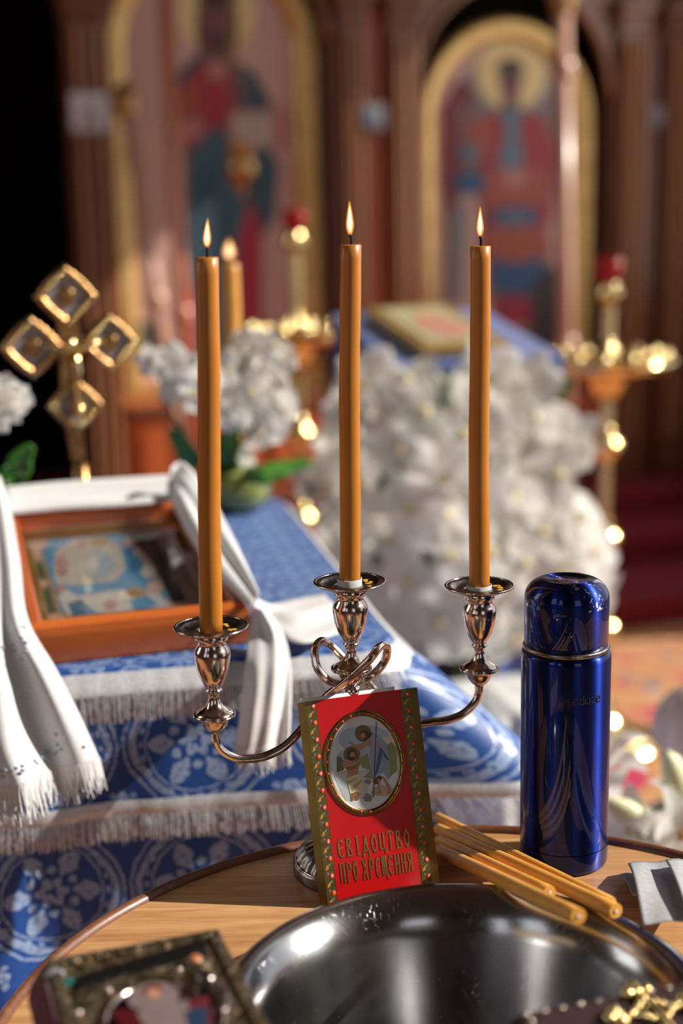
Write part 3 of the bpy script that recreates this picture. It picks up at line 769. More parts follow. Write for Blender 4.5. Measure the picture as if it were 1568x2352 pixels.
for xs in (SW * .70, CW - SW * .70):
    mb = MB(); n = 24
    for k in range(n):
        z = (k + .35) * CHH / n; w = SW * .16
        sx = xs + (.10 * SW if k % 2 else -.10 * SW)
        if k % 2:
            mb.ball((sx, -.00034, z), (w * .95, .0003, w * .95), 8, 4, 0); mb.ball((sx, -.0006, z), (w * .45, .0002, w * .5), 6, 4, 1 if k % 4 == 1 else 4)
        else:
            mb.poly([(sx - w * .6, -.0004, z - w * .9), (sx + w * .5, -.0004, z - w * .4), (sx + w * .7, -.0004, z + w), (sx - w * .2, -.0004, z + w * .4)], 1)
        mb.poly([(sx + (-1) ** k * w * .6, -.00038, z + w * 1.0), (sx + (-1) ** k * w * 1.5, -.00038, z + w * 1.5), (sx + (-1) ** k * w * 1.1, -.00038, z + w * .2)], 2)
        for q in (-1, 1): mb.poly([(xs + q * w * .2, -.00037, z + w * 1.1 * q), (xs + q * w * 1.4, -.00037, z + w * (1.0 * q + .5)), (xs + q * w * .9, -.00037, z + w * (1.5 * q + .5))], 3)
    mb.build('border_flowers', vm, cd_, recalc=False)
oc = ccr(770, 830); orx, orz = CW * .3325, CHH * .2555
def oval(rx, rz, n=64): return [(oc.x + rx * math.cos(2 * PI * i / n), oc.z + rz * math.sin(2 * PI * i / n)) for i in range(n)]
MB().prism([(x, -.0003, z) for x, z in oval(orx * .99, orz * .99)], (0, .0003, 0)).build('picture_ground', flat('picture_sky', (.60, .63, .68), .35, coat=.4), cd_)
ro = MB(); n = 96; vs, fs = [], []
for i in range(n):
    a = 2 * PI * i / n
    for k, (s, l) in enumerate(((1.0, .0002), (.985, .0011), (.93, .0011), (.86, .0009), (.845, .0002))): vs.append((oc.x + orx * s * math.cos(a) * 1.02, -l, oc.z + orz * (1 - (1 - s) * .74) * math.sin(a) * 1.02))
for i in range(n):
    for k in range(4): fs.append([i * 5 + k, ((i + 1) % n) * 5 + k, ((i + 1) % n) * 5 + k + 1, i * 5 + k + 1])
ro.add(vs, fs, 0, True)
for i in range(26):
    a = 2 * PI * (i + .5) / 26
    ro.ball((oc.x + orx * .935 * math.cos(a), -.0011, oc.z + orz * .953 * math.sin(a)), (.0011, .0004, .0011), 7, 4, 1)
ro.build('oval_frame', [M['foil'], vm[0]], cd_)
PIC = {'sky': (.34, .44, .54), 'cloud': (.62, .56, .54), 'hill': (.22, .26, .10), 'far': (.36, .40, .46), 'water': (.46, .50, .50), 'sand': (.48, .38, .25), 'halo': (.16, .095, .03), 'hair': (.07, .022, .010), 'skin': (.42, .20, .11), 'skinsh': (.26, .105, .05), 'robe': (.24, .32, .43), 'robesh': (.05, .10, .24), 'cloth': (.60, .53, .33), 'clothsh': (.40, .33, .17), 'brown': (.09, .05, .02), 'staff': (.16, .03, .03), 'rock': (.20, .20, .20), 'bush': (.10, .13, .05)}
QK = list(PIC); QM = [flat('print_' + k, PIC[k], .4, coat=.3) for k in QK]
pic = MB()
for i, (c, pts) in enumerate([
    ('sky', ell(770, 620, 235, 130)), ('cloud', [(600, 470), (690, 420), (800, 430), (720, 500), (640, 520)]), ('cloud', [(930, 600), (1010, 590), (1040, 700), (960, 680)]),
    ('far', [(520, 760), (600, 700), (820, 690), (1030, 650), (1050, 800), (520, 830)]), ('hill', [(700, 800), (800, 740), (830, 900), (760, 880)]), ('hill', [(930, 720), (1010, 640), (1060, 700), (1065, 900), (1000, 960)]),
    ('bush', [(520, 780), (550, 770), (590, 830), (580, 900), (520, 915)]), ('sand', [(510, 920), (650, 890), (640, 910), (540, 935)]), ('water', [(490, 940), (800, 890), (830, 1000), (760, 1160), (600, 1170)]),
    ('sand', [(850, 1050), (930, 1030), (1040, 1060), (1010, 1130), (900, 1130), (820, 1110)]), ('hill', [(760, 960), (830, 890), (850, 980)]),
    ('rock', [(760, 1140), (790, 1100), (840, 1130), (830, 1180), (770, 1180)]), ('rock', ell(800, 1000, 34, 20)),
    ('halo', ell(757, 567, 74, 75)), ('halo', ell(655, 755, 74, 73)),
    ('skin', [(780, 630), (830, 590), (850, 640), (830, 690), (800, 670)]), ('skin', [(610, 650), (640, 642), (700, 672), (780, 640), (800, 668), (740, 712), (700, 705), (650, 668)]),
    ('hair', [(728, 560), (760, 530), (820, 560), (850, 562), (810, 610), (770, 640), (735, 610)]), ('skin', ell(757, 590, 22, 30)), ('hair', [(745, 610), (785, 610), (772, 640)]),
    ('robe', [(845, 560), (900, 590), (960, 650), (990, 790), (1005, 960), (985, 985), (940, 920), (880, 940), (845, 1000), (825, 850), (820, 740)]),
    ('robesh', [(905, 690), (940, 720), (900, 880), (870, 960), (850, 1000), (880, 820)]), ('robesh', [(935, 720), (992, 800), (975, 810), (940, 770)]),
    ('brown', [(845, 990), (900, 940), (930, 960), (905, 1020), (860, 1025)]), ('skin', [(880, 640), (900, 640), (902, 690), (878, 680)]),
    ('skin', [(885, 970), (912, 980), (908, 1060), (925, 1105), (870, 1115), (895, 1080)]), ('skin', [(920, 950), (950, 960), (1010, 1060), (1000, 1110), (965, 1105), (985, 1070)]),
    ('staff', [(872, 465), (880, 465), (856, 1140), (846, 1140)]),
    ('skin', [(600, 800), (640, 790), (700, 820), (725, 800), (735, 830), (715, 880), (710, 940), (610, 960), (620, 900), (570, 860), (572, 820)]), ('skinsh', [(600, 870), (690, 850), (718, 815), (728, 830), (690, 885), (620, 900)]),
    ('hair', [(615, 730), (655, 700), (690, 720), (690, 780), (665, 815), (630, 810), (612, 790)]), ('skin', ell(662, 765, 22, 32)), ('hair', [(640, 775), (690, 780), (665, 815)]),
    ('cloth', [(610, 965), (715, 930), (740, 970), (765, 1060), (770, 1120), (700, 1090), (640, 1110)]), ('clothsh', [(640, 1060), (740, 975), (750, 1000), (660, 1090)]), ('clothsh', [(615, 1000), (700, 960), (705, 970), (622, 1025)]),
    ('skinsh', [(645, 1110), (685, 1095), (720, 1105), (715, 1165), (690, 1165), (685, 1120), (672, 1172), (650, 1170)])]):
    pic.poly([ccr(x, y, .00032 + .000012 * i) for x, y in pts], QK.index(c))
pic.build('oval_picture', QM, cd_, recalc=False)
GL = {'С': [[(.85, .80), (.55, 1), (.2, .82), (.1, .5), (.2, .15), (.55, 0), (.85, .2)], [(.12, .5), (.85, .52)]],
      'В': [[(.2, 0), (.2, 1), (.7, .92), (.7, .70), (.25, .52), (.75, .38), (.9, .05), (.05, .0)]],
      'І': [[(.5, 0), (.5, 1)], [(.3, 1), (.6, 1)], [(.4, 0), (.75, 0)]],
      'Д': [[(.2, .14), (.45, .98), (.8, .14)], [(.0, -.16), (.05, .14), (.95, .14), (1.0, -.18)]],
      'О': [[(.5, 0), (.15, .3), (.12, .65), (.5, 1), (.88, .65), (.85, .3), (.5, 0)]],
      'Ц': [[(.12, 1), (.12, .1), (1.0, .1), (1.02, -.14)], [(.75, 1), (.75, .1)]],
      'Т': [[(.5, 0), (.5, 1)], [(.05, .86), (.1, 1), (.9, 1), (.98, .86)]],
      'П': [[(.15, 0), (.15, 1), (.85, 1), (.85, 0)]],
      'Р': [[(.2, 0), (.2, 1), (.8, .93), (.85, .62), (.22, .48)]],
      'Х': [[(.05, 0), (.85, 1)], [(.12, 1), (.95, 0)]],
      'Е': [[(.9, .86), (.55, 1), (.15, .75), (.12, .25), (.5, 0), (.95, .14)], [(.15, .5), (.8, .52)]],
      'Щ': [[(.08, 1), (.08, .08), (1.0, .08), (1.04, -.16)], [(.45, 1), (.45, .08)], [(.85, 1), (.85, .08)]],
      'Н': [[(.15, 0), (.15, 1)], [(.85, 0), (.85, 1)], [(.15, .62), (.85, .38)]],
      'Я': [[(.85, 0), (.85, 1), (.2, .9), (.2, .62), (.85, .5)], [(.55, .5), (.05, 0)]],
      'r': [[(0, 0), (0, .62), (.25, .7), (.7, .7)]], 'e': [[(.75, 0), (.2, 0), (0, .15), (0, .55), (.2, .7), (.6, .7), (.75, .55), (.75, .35), (.05, .35)]],
      'd': [[(.8, 1.1), (.8, 0), (.2, 0), (0, .15), (0, .55), (.2, .7), (.75, .7)]], 'u': [[(0, .7), (0, .15), (.2, 0), (.78, 0)], [(.78, .7), (.78, 0)]], 'c': [[(.75, 0), (.2, 0), (0, .15), (0, .55), (.2, .7), (.75, .7)]]}
def stroke(mb, p, q, w, up, h, mi=0):
    d = (q - p).normalized(); s = d.cross(up).normalized() * (w / 2); e = d * (w * .3)
    a, b = p - e, q + e
    mb.prism([a - s, b - s, b + s, a + s], up * h, mi)
def word(name, txt, c0, c1, hh, wstroke, mat):
    """lettering between two baseline points given in close-up coordinates"""
    a, b = ccr(*c0), ccr(*c1)
    ux = (b - a) / len(txt); 
    mb = MB()
    for i, ch in enumerate(txt):
        if ch == ' ': continue
        o = a + ux * (i + .14)
        for pl in GL[ch]:
            P = [o + ux * .72 * x + Vector((0, 0, hh * y)) for x, y in pl]
            P = [Vector((p.x, -.00002, p.z)) for p in P]
            for p, q in zip(P, P[1:]): stroke(mb, p, q, wstroke, Vector((0, -1, 0)), .0004)
    return mb.build(name, mat, cd_)
M['letters'] = pm('embossed_gold', (.50, .28, .09), (.62, .40, .15), 60, .28, .9)
word('lettering', 'СВІДОЦТВО', (530, 1690), (1195, 1580), .0135, .00105, M['letters'])
word('lettering', 'ПРО', (555, 1918), (730, 1890), .0145, .00105, M['letters'])
word('lettering', 'ХРЕЩЕННЯ', (758, 1885), (1218, 1800), .0145, .00105, M['letters'])

# ================================================================ flask
TH = Vector((.1712, 1.0520, TZ))
th = thing('vacuum_flask', 'tall cobalt blue steel vacuum flask with domed cup lid', 'flask', TH)
MB().lathe([(0, .0), (.0312, .0), (.0335, .0015), (.0345, .004), (.0346, .0175)], 72).build('base_cup', M['bluesteel'], th)
MB().lathe([(.0336, .0175), (.0336, .0182)], 72).lathe([(.0346, .0182), (.0346, .1700), (.0343, .1730), (.0335, .1748), (.0318, .1750), (0, .1750)], 72).build('body', M['bluesteel'], th)
MB().lathe([(.0315, .1748), (.0322, .1752), (.0334, .1768), (.0334, .1785), (.0325, .1797), (.0318, .1797)], 72).build('steel_collar', M['silver_dark'], th)
cap = [(.0316, .1797), (.0322, .1800), (.0323, .2060)]
for i in range(1, 13):
    a = PI / 2 * i / 12; cap.append((.0173 + .0150 * math.cos(a), .2160 + .0150 * math.sin(a)))
cap[2] = (.0323, .2150)
cap += [(.0155, .2309), (.0140, .2303), (.008, .2300), (0, .2300)]
MB().lathe(cap, 72).build('cup_lid', M['bluesteel'], th)
tx = MB()
Rt = .03475
z0 = (onplane(1330, 1618, TH - Vector((0, .034, 0)), Vector((0, 1, 0)))).z - TZ
chars = 'reduce'; cw_, chh = .0044, .0062
a0 = math.atan2(-1, .08) - .05
for i, ch in enumerate(chars):
    for pl in GL[ch]:
        pts = []
        for j in range(len(pl) - 1):
            for k in range(3): pts.append((pl[j][0] + (pl[j + 1][0] - pl[j][0]) * k / 3, pl[j][1] + (pl[j + 1][1] - pl[j][1]) * k / 3))
        pts.append(pl[-1])
        q = []
        for x, y in pts:
            a = a0 - .18 + ((i * 1.15 + x) * cw_) / Rt
            q.append(Vector((Rt * math.cos(a), Rt * math.sin(a), z0 + y * chh)))
        for p, r_ in zip(q, q[1:]):
            up = Vector((p.x + r_.x, p.y + r_.y, 0)).normalized()
            stroke(tx, p, r_, .0009, up, .00012)
for pts in ([(0, 0), (.25, .9), (.9, 1.5), (.8, .6), (0, 0)],):
    q = []
    for x, y in pts:
        a = a0 - .18 + ((2.05 + x * .55) * cw_) / Rt
        q.append(Vector((Rt * math.cos(a), Rt * math.sin(a), z0 + .0073 + y * .0028)))
    for p, r_ in zip(q, q[1:]): stroke(tx, p, r_, .0003, Vector((p.x + r_.x, p.y + r_.y, 0)).normalized(), .0001)
tx.build('printed_name', pm('dark_print', (.012, .014, .03), None, 5, .45), th)

# ================================================================ loose candles on the basin rim
RIMZ = TZ + .0312
def rest(pa, pb, r, zA):
    A = onz(*pa, zA)
    best = None
    for i in range(60):
        zb = TZ + .015 + i * .0012
        B = onz(*pb, zb)
        zc = []
        for k in range(200):
            p = A.lerp(B, k / 199); d = math.hypot(p.x - BC[0], p.y - BC[1])
            if .146 < d < .1545: zc.append(p.z - (RIMZ if d < .152 else TZ + .029))
        if not zc:
            continue
        e = abs(min(zc) - r - .0006)
        if best is None or e < best[0]: best = (e, B)
    return A, best[1] if best else onz(*pb, RIMZ + r)
LC = [((1000, 1876), (1402, 2074), 'honey coloured thin candle nearest the flask, lying on the basin rim'), ((1002, 1903), (1414, 2092), 'longest honey coloured thin candle reaching out over the basin rim'), ((1005, 1928), (1262, 2049), 'shortest honey coloured thin candle between two longer ones on the basin rim'), ((1005, 1952), (1328, 2104), 'honey coloured thin candle with its end hanging lowest into the basin')]
for i, (pa, pb, lab) in enumerate(LC):
    r = (.0046, .0052, .0046, .0052)[i]
    A, B = rest(pa, pb, r, TZ + r + .0004)
    t = thing('thin_candle', lab, 'candle', A, 0, 'loose candles on the basin rim')
    L = B - A; d = L.normalized()
    pts = [L * 0 , d * .0012, d * .004] + [L * (k / 14) for k in range(1, 15)]; rad = [r * .35, r * .75, r * .97] + [r * (1 + .01 * math.sin(k * 2.1 + i)) for k in range(1, 15)]
    MB().tube(pts, rad, 20).build('wax_rod', M['wax_pale'], t)
    MB().tube([L + d * .0002, L + d * .0010], .0011, 8).build('wick_end', M['whitepaper'], t)

# ================================================================ napkins
def sheet(name, label, corners, zs, bow, group=None):
    P = [onz(*c, z) for c, z in zip(corners, zs)]     # TL, TR, BR, BL
    o = P[0].copy()
    def f(u, v):
        p = P[0].lerp(P[1], u).lerp(P[3].lerp(P[2], u), v) - o
        return p + Vector((0, 0, bow * math.sin(PI * v) * (.6 + .4 * math.cos(4 * u)) + .0008 * math.sin(9 * u + 4 * v)))
    ob = MB().grid(f, 18, 18).build(name, M['napkin'], None, recalc=False, solid=.0009)
    ob.location = o
    return tag(ob, label, 'napkin', group)
M['napkin'] = pm('paper_napkin', (.34, .35, .38), (.41, .42, .44), 260, .9, 0, .5, 700, bdist=.0008)
sheet('paper_napkin', 'crumpled small corner of grey napkin tucked under the flat ones', [(1421, 2010), (1500, 2000), (1520, 2060), (1452, 2054)], [TZ + .004, TZ + .002, TZ + .009, TZ + .012], .003)
sheet('paper_napkin', 'pale grey paper napkin draped from table onto the basin rim', [(1442, 1984), (1560, 1974), (1610, 2112), (1476, 2122)], [TZ + .010, TZ + .006, RIMZ + .003, RIMZ + .0035], .006)
sheet('paper_napkin', 'pale grey paper napkin lying on top of the other napkin', [(1528, 1976), (1640, 1972), (1660, 2120), (1590, 2132)], [TZ + .022, TZ + .012, RIMZ + .012, RIMZ + .012], .004)

# ================================================================ books in front
def bookbox(root, w, d, h, cover, name='book_block'):
    MB().box(.003, w - .004, .004, d - .004, .003, h - .003, 0, .001).build('pages', M['pages'], root)
    MB().box(0, w, 0, d, h - .004, h, 0, .0012).box(0, w, 0, d, 0, .004, 0, .0012).build('covers', cover, root)
    MB().grid(lambda u, v: Vector((-.010 * math.sin(PI * u) + .001, v * d, .001 + u * (h - .002))), 12, 2).build('spine', cover, root, recalc=False, solid=.002)
def relief_mat():
    m, t, b = newmat('chased_metal_cover')
    co = texco(t, 'Object', (1, 1, 1))
    n1 = N(t, tnoise(t, co, 130, 4, .6, 1.2)); n2 = N(t, tnoise(t, co, 420, 2))
    t.links.new(ramp(t, n1, [(.35, (.045, .032, .018)), (.5, (.20, .15, .09)), (.68, (.52, .43, .29))]), b.inputs['Base Color'])
    b.inputs['Metallic'].default_value = .85; b.inputs['Roughness'].default_value = .34
    addbump(t, b, n1 * .8 + n2 * .2, .9, .003)
    return m
M['relief'] = relief_mat()
BKZ = .0335
GT = TZ + BKZ + .0420                                     # top face height of the gospel
g0, g1 = onz(98, 2216, GT), onz(506, 2141, GT)
ex = (g1 - g0).normalized(); gy = math.atan2(ex.y, ex.x); ey = Vector((-ex.y, ex.x, 0))
GWID, GDEP = (g1 - g0).length, .150
org = g0 - ey * GDEP
gb = thing('gospel_book', 'thick gospel book with chased metal cover and enamel oval at table edge', 'book', Vector((org.x, org.y, TZ + BKZ)), gy)
bookbox(gb, GWID, GDEP, .0420, M['redvelvet'])
plate = MB().box(.001, GWID - .001, .001, GDEP - .001, .0420, .0436, 0, .0006).build('cover_plate', M['relief'], gb)
fr = MB()
for a in ((.002, GWID - .002, GDEP - .009, GDEP - .002), (.002, GWID - .002, .002, .009), (.002, .009, .009, GDEP - .009), (GWID - .009, GWID - .002, .009, GDEP - .009)): fr.box(*a, .0434, .0460, 0, .0010)
fr.build('raised_border', M['relief'], gb)
GI = (Matrix.Translation(gb.location) @ Matrix.Rotation(gy, 4, 'Z')).inverted()
def gpx(x, y, z=.0436): return GI @ onz(x, y, TZ + BKZ + z)
oc_ = gpx(365, 2325); 
bz = MB(); n = 64
orx_, ory_ = .032, .040
oy_ = oc_.y - .012
p, r = [(oc_.x + orx_ * math.cos(2 * PI * i / n), oy_ + ory_ * math.sin(2 * PI * i / n), .0450) for i in range(n)], [.0020 * (1 + .25 * math.cos(PI * i)) for i in range(n)]
bz.tube(p, r, 8, closed=True).build('oval_bezel', M['silver'], gb)
en = MB().prism([(oc_.x + orx_ * math.cos(2 * PI * i / n), oy_ + ory_ * math.sin(2 * PI * i / n), .0437) for i in range(n)], (0, 0, .0012), 0)
def eart(i, pts): en.poly([(oc_.x + x * orx_, oy_ + y * ory_, .0450 + .00008 * len(en.f)) for x, y in pts], i)
eart(1, ell(-.05, .45, .45, .38)); eart(2, ell(-.02, .62, .17, .15)); eart(3, ell(-.02, .52, .12, .14)); eart(1, [(-.6, .1), (.5, .2), (.7, -.8), (-.7, -.8)]); eart(4, [(-.8, .3), (-.45, .25), (-.3, -.8), (-.75, -.6)]); eart(5, [(.45, .15), (.85, .2), (.7, -.5), (.5, -.6)]); eart(6, [(.35, -.1), (.75, -.05), (.6, -.7), (.3, -.7)])
en.build('enamel_oval', [flat('enamel_dark', (.03, .012, .015), .12, coat=1), flat('enamel_white', (.20, .15, .15), .15, coat=1), flat('enamel_red', (.12, .02, .02), .15, coat=1), flat('enamel_face', (.45, .22, .15), .15, coat=1), flat('enamel_maroon', (.08, .008, .012), .15, coat=1), flat('enamel_rose', (.14, .02, .025), .15, coat=1), flat('enamel_blue', (.02, .045, .09), .15, coat=1)], gb, recalc=False)
bar = [gpx(165, 2252), gpx(470, 2163), gpx(478, 2190), gpx(180, 2275)]
MB().prism([Vector((p.x, p.y, .0434)) for p in bar], (0, 0, .0022)).build('dark_band', flat('glossy_black', (.010, .009, .010), .08, coat=1), gb)  # glossy near-black bar laid across the cover
for (x, y), c, nm in (((455, 2222), (.50, .17, .07), 'corner_figure'), ((125, 2238), (.24, .24, .25), 'corner_boss'), ((152, 2258), (.01, .10, .09), 'corner_boss')):
    q = gpx(x, y)
    f_ = MB().ball((q.x, q.y, .0436), (.008, .010, .0050) if nm == 'corner_figure' else (.0065, .0045, .0030), 14, 8).build(nm, M['relief'] if nm != 'corner_boss' else flat('boss_enamel', c, .15, coat=1), gb)
    if nm == 'corner_figure': MB().ball((q.x - .001, q.y + .002, .0478), (.0042, .0052, .0025), 12, 8).build('enamel_face', flat('figure_enamel', c, .2, coat=1), f_)
q = gpx(490, 2290)
MB().ball((q.x, q.y, .0440), (.010, .020, .0045), 14, 8).ball((q.x, q.y + .018, .046), (.006, .007, .004), 12, 8).build('relief_figure', M['silver_dark'], gb)
st = MB()
for x, y in ((412, 2232), (250, 2280), (495, 2326), (180, 2330)):
    q = gpx(x, y); MB().ball((q.x, q.y, .0446), .0022, 10, 6).build('stud', M['silver'], gb)
pass
# the velvet book that carries its outer side
ub = thing('velvet_book', 'wine red velvet book lying under the metal-covered gospel', 'book', Vector((org.x - .012, org.y + .010, TZ + .0002)) + ex * .0, gy)
bookbox(ub, .072, .120, BKZ - .0004, M['redvelvet'])
# dark book with the gilt cross
q0, q1 = onz(1188, 2322, RIMZ + .0325), onz(1600, 2246, RIMZ + .0325)
ex = (q1 - q0).normalized(); by = math.atan2(ex.y, ex.x); ey = Vector((-ex.y, ex.x, 0))
org = q0 - ey * .115
db = thing('prayer_book', 'dark maroon velvet book with gilt openwork cross resting on the basin rim', 'book', Vector((org.x, org.y, RIMZ + .0005)), by)
DW = .150
bookbox(db, DW, .115, .030, M['oxblood'])
DI = (Matrix.Translation(db.location) @ Matrix.Rotation(by, 4, 'Z')).inverted()
def dpx(x, y): q = DI @ onz(x, y, RIMZ + .0325); return q
c = dpx(1500, 2322)
cx0, cy0 = c.x, c.y
xm = MB()
for dx, dy in ((0, .020), (0, -.030), (.022, 0), (-.022, 0)):
    xm.tube([(cx0, cy0, .0318), (cx0 + dx, cy0 + dy, .0318)], .0030, 10)
    k = Vector((dx, dy, 0)).normalized(); s = Vector((-k.y, k.x, 0)); e = Vector((cx0 + dx, cy0 + dy, .0322))
    for o_ in (k * .005, s * .0055, -s * .0055, k * .0 ): xm.ball(e + o_, .0042, 10, 6)
    xm.ball(e - k * .008, .0034, 10, 6)
for i in range(12):
    a = 2 * PI * i / 12; xm.ball((cx0 + .009 * math.cos(a), cy0 + .009 * math.sin(a), .0325), .0024, 8, 6)
xm.build('gilt_cross', M['brass'], db)
st = MB()
for k in range(14): MB().ball((.004 + k * .0112, .112, .0305), .0019, 8, 6).build('stud', M['silver'], db)
for k in range(8): MB().ball((.004, .010 + k * .0135, .0305), .0019, 8, 6).build('stud', M['silver'], db)
# ================================================================ tetrapod table with its three cloths
TT = .840
TY = R(11.0)
FRc = onz(905, 1490, TT)
TMX = Matrix.Translation(Vector((FRc.x, FRc.y, 0))) @ Matrix.Rotation(TY, 4, 'Z')
TINV = TMX.inverted()
TWD, TDP = .66, .74
tt = thing('offering_table', 'square wooden church table hidden under blue cloths', 'table', TMX.translation, TY)
MB().box(-TWD, 0, 0, TDP, TT - .03, TT - .004, 0, .006).build('top', M['tabledark'], tt)
for x in (-TWD + .04, -.04):
    for y in (.04, TDP - .04): MB().box(x - .025, x + .025, y - .025, y + .025, 0, TT - .03, 0, .004).build('leg', M['tabledark'], tt)
def perimeter(step=.008, rad=.035):
    """outline from the back right corner forwards, round the front, to the back left; (point, outward normal, distance to a front corner, arclength)"""
    out = []
    def arc(cx, cy, a0, a1):
        n = 8
        for i in range(n + 1):
            a = a0 + (a1 - a0) * i / n; out.append((Vector((cx + rad * math.cos(a), cy + rad * math.sin(a), 0)), Vector((math.cos(a), math.sin(a), 0))))
    k = int(TDP / step)
    for i in range(k): out.append((Vector((0, TDP - (TDP - rad) * i / k, 0)), Vector((1, 0, 0))))
    arc(-rad, rad, 0, -PI / 2)
    k = int((TWD - 2 * rad) / step)
    for i in range(1, k): out.append((Vector((-rad - (TWD - 2 * rad) * i / k, 0, 0)), Vector((0, -1, 0))))
    arc(-TWD + rad, rad, -PI / 2, -PI)
    k = int(TDP / step)
    for i in range(1, k + 1): out.append((Vector((-TWD, rad + (TDP - rad) * i / k, 0)), Vector((-1, 0, 0))))
    s, res = 0.0, []
    for i, (p, nn) in enumerate(out):
        if i: s += (p - out[i - 1][0]).length
        res.append([p, nn, s])
    return res
PER = perimeter()
sC = min(PER, key=lambda q: (q[0] - Vector((-.01, .01, 0))).length)[2]
sC2 = min(PER, key=lambda q: (q[0] - Vector((-TWD + .01, .01, 0))).length)[2]
def drape_pt(i, d, lift, off, flare, corner, fold, seed, wave=1.0):
    p, nn, s = PER[i]
    g = math.exp(-((s - sC) / .085) ** 2); g2 = math.exp(-((s - sC2) / .085) ** 2)
    ph = math.sin(s * 34 * wave + seed) * .6 + math.sin(s * 61 * wave + seed * 2.3) * .4
    soft = min(1.0, d / .02)
    o = off * soft + d * flare + fold * ph * min(d, .3) / .2 * (1 - .6 * g)
    q = p + nn * o
    q = q + Vector((1.0, -.12, 0)) * (corner * d * g) + Vector((-1.0, -.12, 0)) * (corner * d * g2)
    drop = d - .006 * (1 - math.exp(-d / .006)) * 0
    return Vector((q.x, q.y, TT + lift - max(0, drop)))
def cloth(name, label, hang, lift, off, flare, corner, fold, seed, mat, extra=0.0, nd=14, topmat=None, wave=1.0):
    root = thing(name, label, 'tablecloth', TMX.translation, TY)
    n = len(PER)
    def hl(s): return hang + extra * (math.exp(-((s - sC) / .09) ** 2) + math.exp(-((s - sC2) / .09) ** 2))
    mb = MB()
    ds = [0, .03] + [.03 + (1 - .03) * ((k + 1) / nd) for k in range(nd)]
    vs, uv, fs = [], [], []
    for i in range(n):
        H = hl(PER[i][2])
        for t in ds:
            d = H * t
            vs.append(drape_pt(i, d, lift, off, flare, corner, fold, seed, wave)); uv.append((PER[i][2], -d))
    w = len(ds)
    for i in range(n - 1):
        for j in range(w - 1): fs.append([i * w + j, (i + 1) * w + j, (i + 1) * w + j + 1, i * w + j + 1])
    mb.add(vs, fs, 0, True, uv)
    mb.build('skirt', mat, root, recalc=False)
    tp = [drape_pt(i, 0, lift, off, flare, corner, fold, seed) for i in range(n)]
    mb = MB(); cpt = Vector((-TWD / 2, TDP / 2, TT + lift))
    vs, uv, fs = [], [], []
    for i in range(n):
        for t in (0, .1, .25, .5, .75, 1):
            q = tp[i].lerp(cpt, t) + Vector((0, 0, -.0 + (.0006 * math.sin(i * .3) if 0 < t < 1 else 0))); vs.append(q); uv.append((q.x, q.y))
    for i in range(n):
        k = (i + 1) % n
        for j in range(5): fs.append([i * 6 + j, k * 6 + j, k * 6 + j + 1, i * 6 + j + 1])
    mb.add(vs, fs, 0, True, uv).build('top', topmat or mat, root, recalc=False)
    return root, hl
def fringe(root, args, hl, band, strand, step=.0017, only=None, up=0.0):
    """metal braid along the hem plus hanging strands"""
    n = len(PER)
    br = MB()
    br.grid(lambda u, v: drape_pt(min(int(u * (n - 1)), n - 1), hl(PER[min(int(u * (n - 1)), n - 1)][2]) - band * (1 - v) - up, *args) + PER[min(int(u * (n - 1)), n - 1)][1] * (.0022 + .0012 * math.sin(v * PI) + .0006 * math.sin(u * n * 2.1)), n - 1, 5)
    br.build('silver_braid', M['tinsel'], root, recalc=False)
    mb = MB(); rs = random.Random(11)
    total = PER[-1][2]; s = 0.0; i = 0
    while s < total - .003:
        while i < n - 2 and PER[i + 1][2] < s: i += 1
        f = (s - PER[i][2]) / max(1e-6, PER[i + 1][2] - PER[i][2])
        a = [drape_pt(i, hl(PER[i][2]) - up + e, *args).lerp(drape_pt(i + 1, hl(PER[i + 1][2]) - up + e, *args), f) for e in (-.002, strand * rs.uniform(.85, 1.05))]
        nn = PER[i][1]; tn = Vector((-nn.y, nn.x, 0))
        o = nn * (.0025 + rs.uniform(-.001, .002)); w = .00062
        j = tn * rs.uniform(-.0015, .0015)
        m_ = a[0].lerp(a[1], .5) + nn * rs.uniform(0, .0015)
        vs = [a[0] + o - tn * w, a[0] + o + tn * w, m_ + o + tn * w + j * .5, m_ + o - tn * w + j * .5, a[1] + o + tn * w + j, a[1] + o - tn * w + j]
        mb.add(vs, [[0, 1, 2, 3], [3, 2, 4, 5]], 0, False)
        s += step * rs.uniform(.7, 1.3)
    mb.build('silver_fringe', M['tinsel'], root, recalc=False, kind='stuff')
A1 = (0.000, .004, .05, .25, .010, 1.0)
r1, h1 = cloth('altar_cloth', 'long blue brocade under-cloth with medallions falling to the floor', .815, *A1, M['brocade'], 0.0, 20)
A2 = (0.0025, .012, .10, 1.05, .008, 2.6)
r2, h2 = cloth('altar_cloth', 'blue brocade overlay cloth with silver fringed hem and flaring corner', .138, *A2, M['brocade'], .012, 14)
fringe(r2, A2, h2, .015, .024)
A3 = (0.0050, .018, .06, .35, .001, .4)
r3, h3 = cloth('altar_runner', 'short blue brocade top cloth edged in silver fringe under the framed icon', .022, *A3, M['brocade_top'], .0, 6, M['brocade_top'])
fringe(r3, A3, h3, .018, .026)
TOPZ = TT + .0056

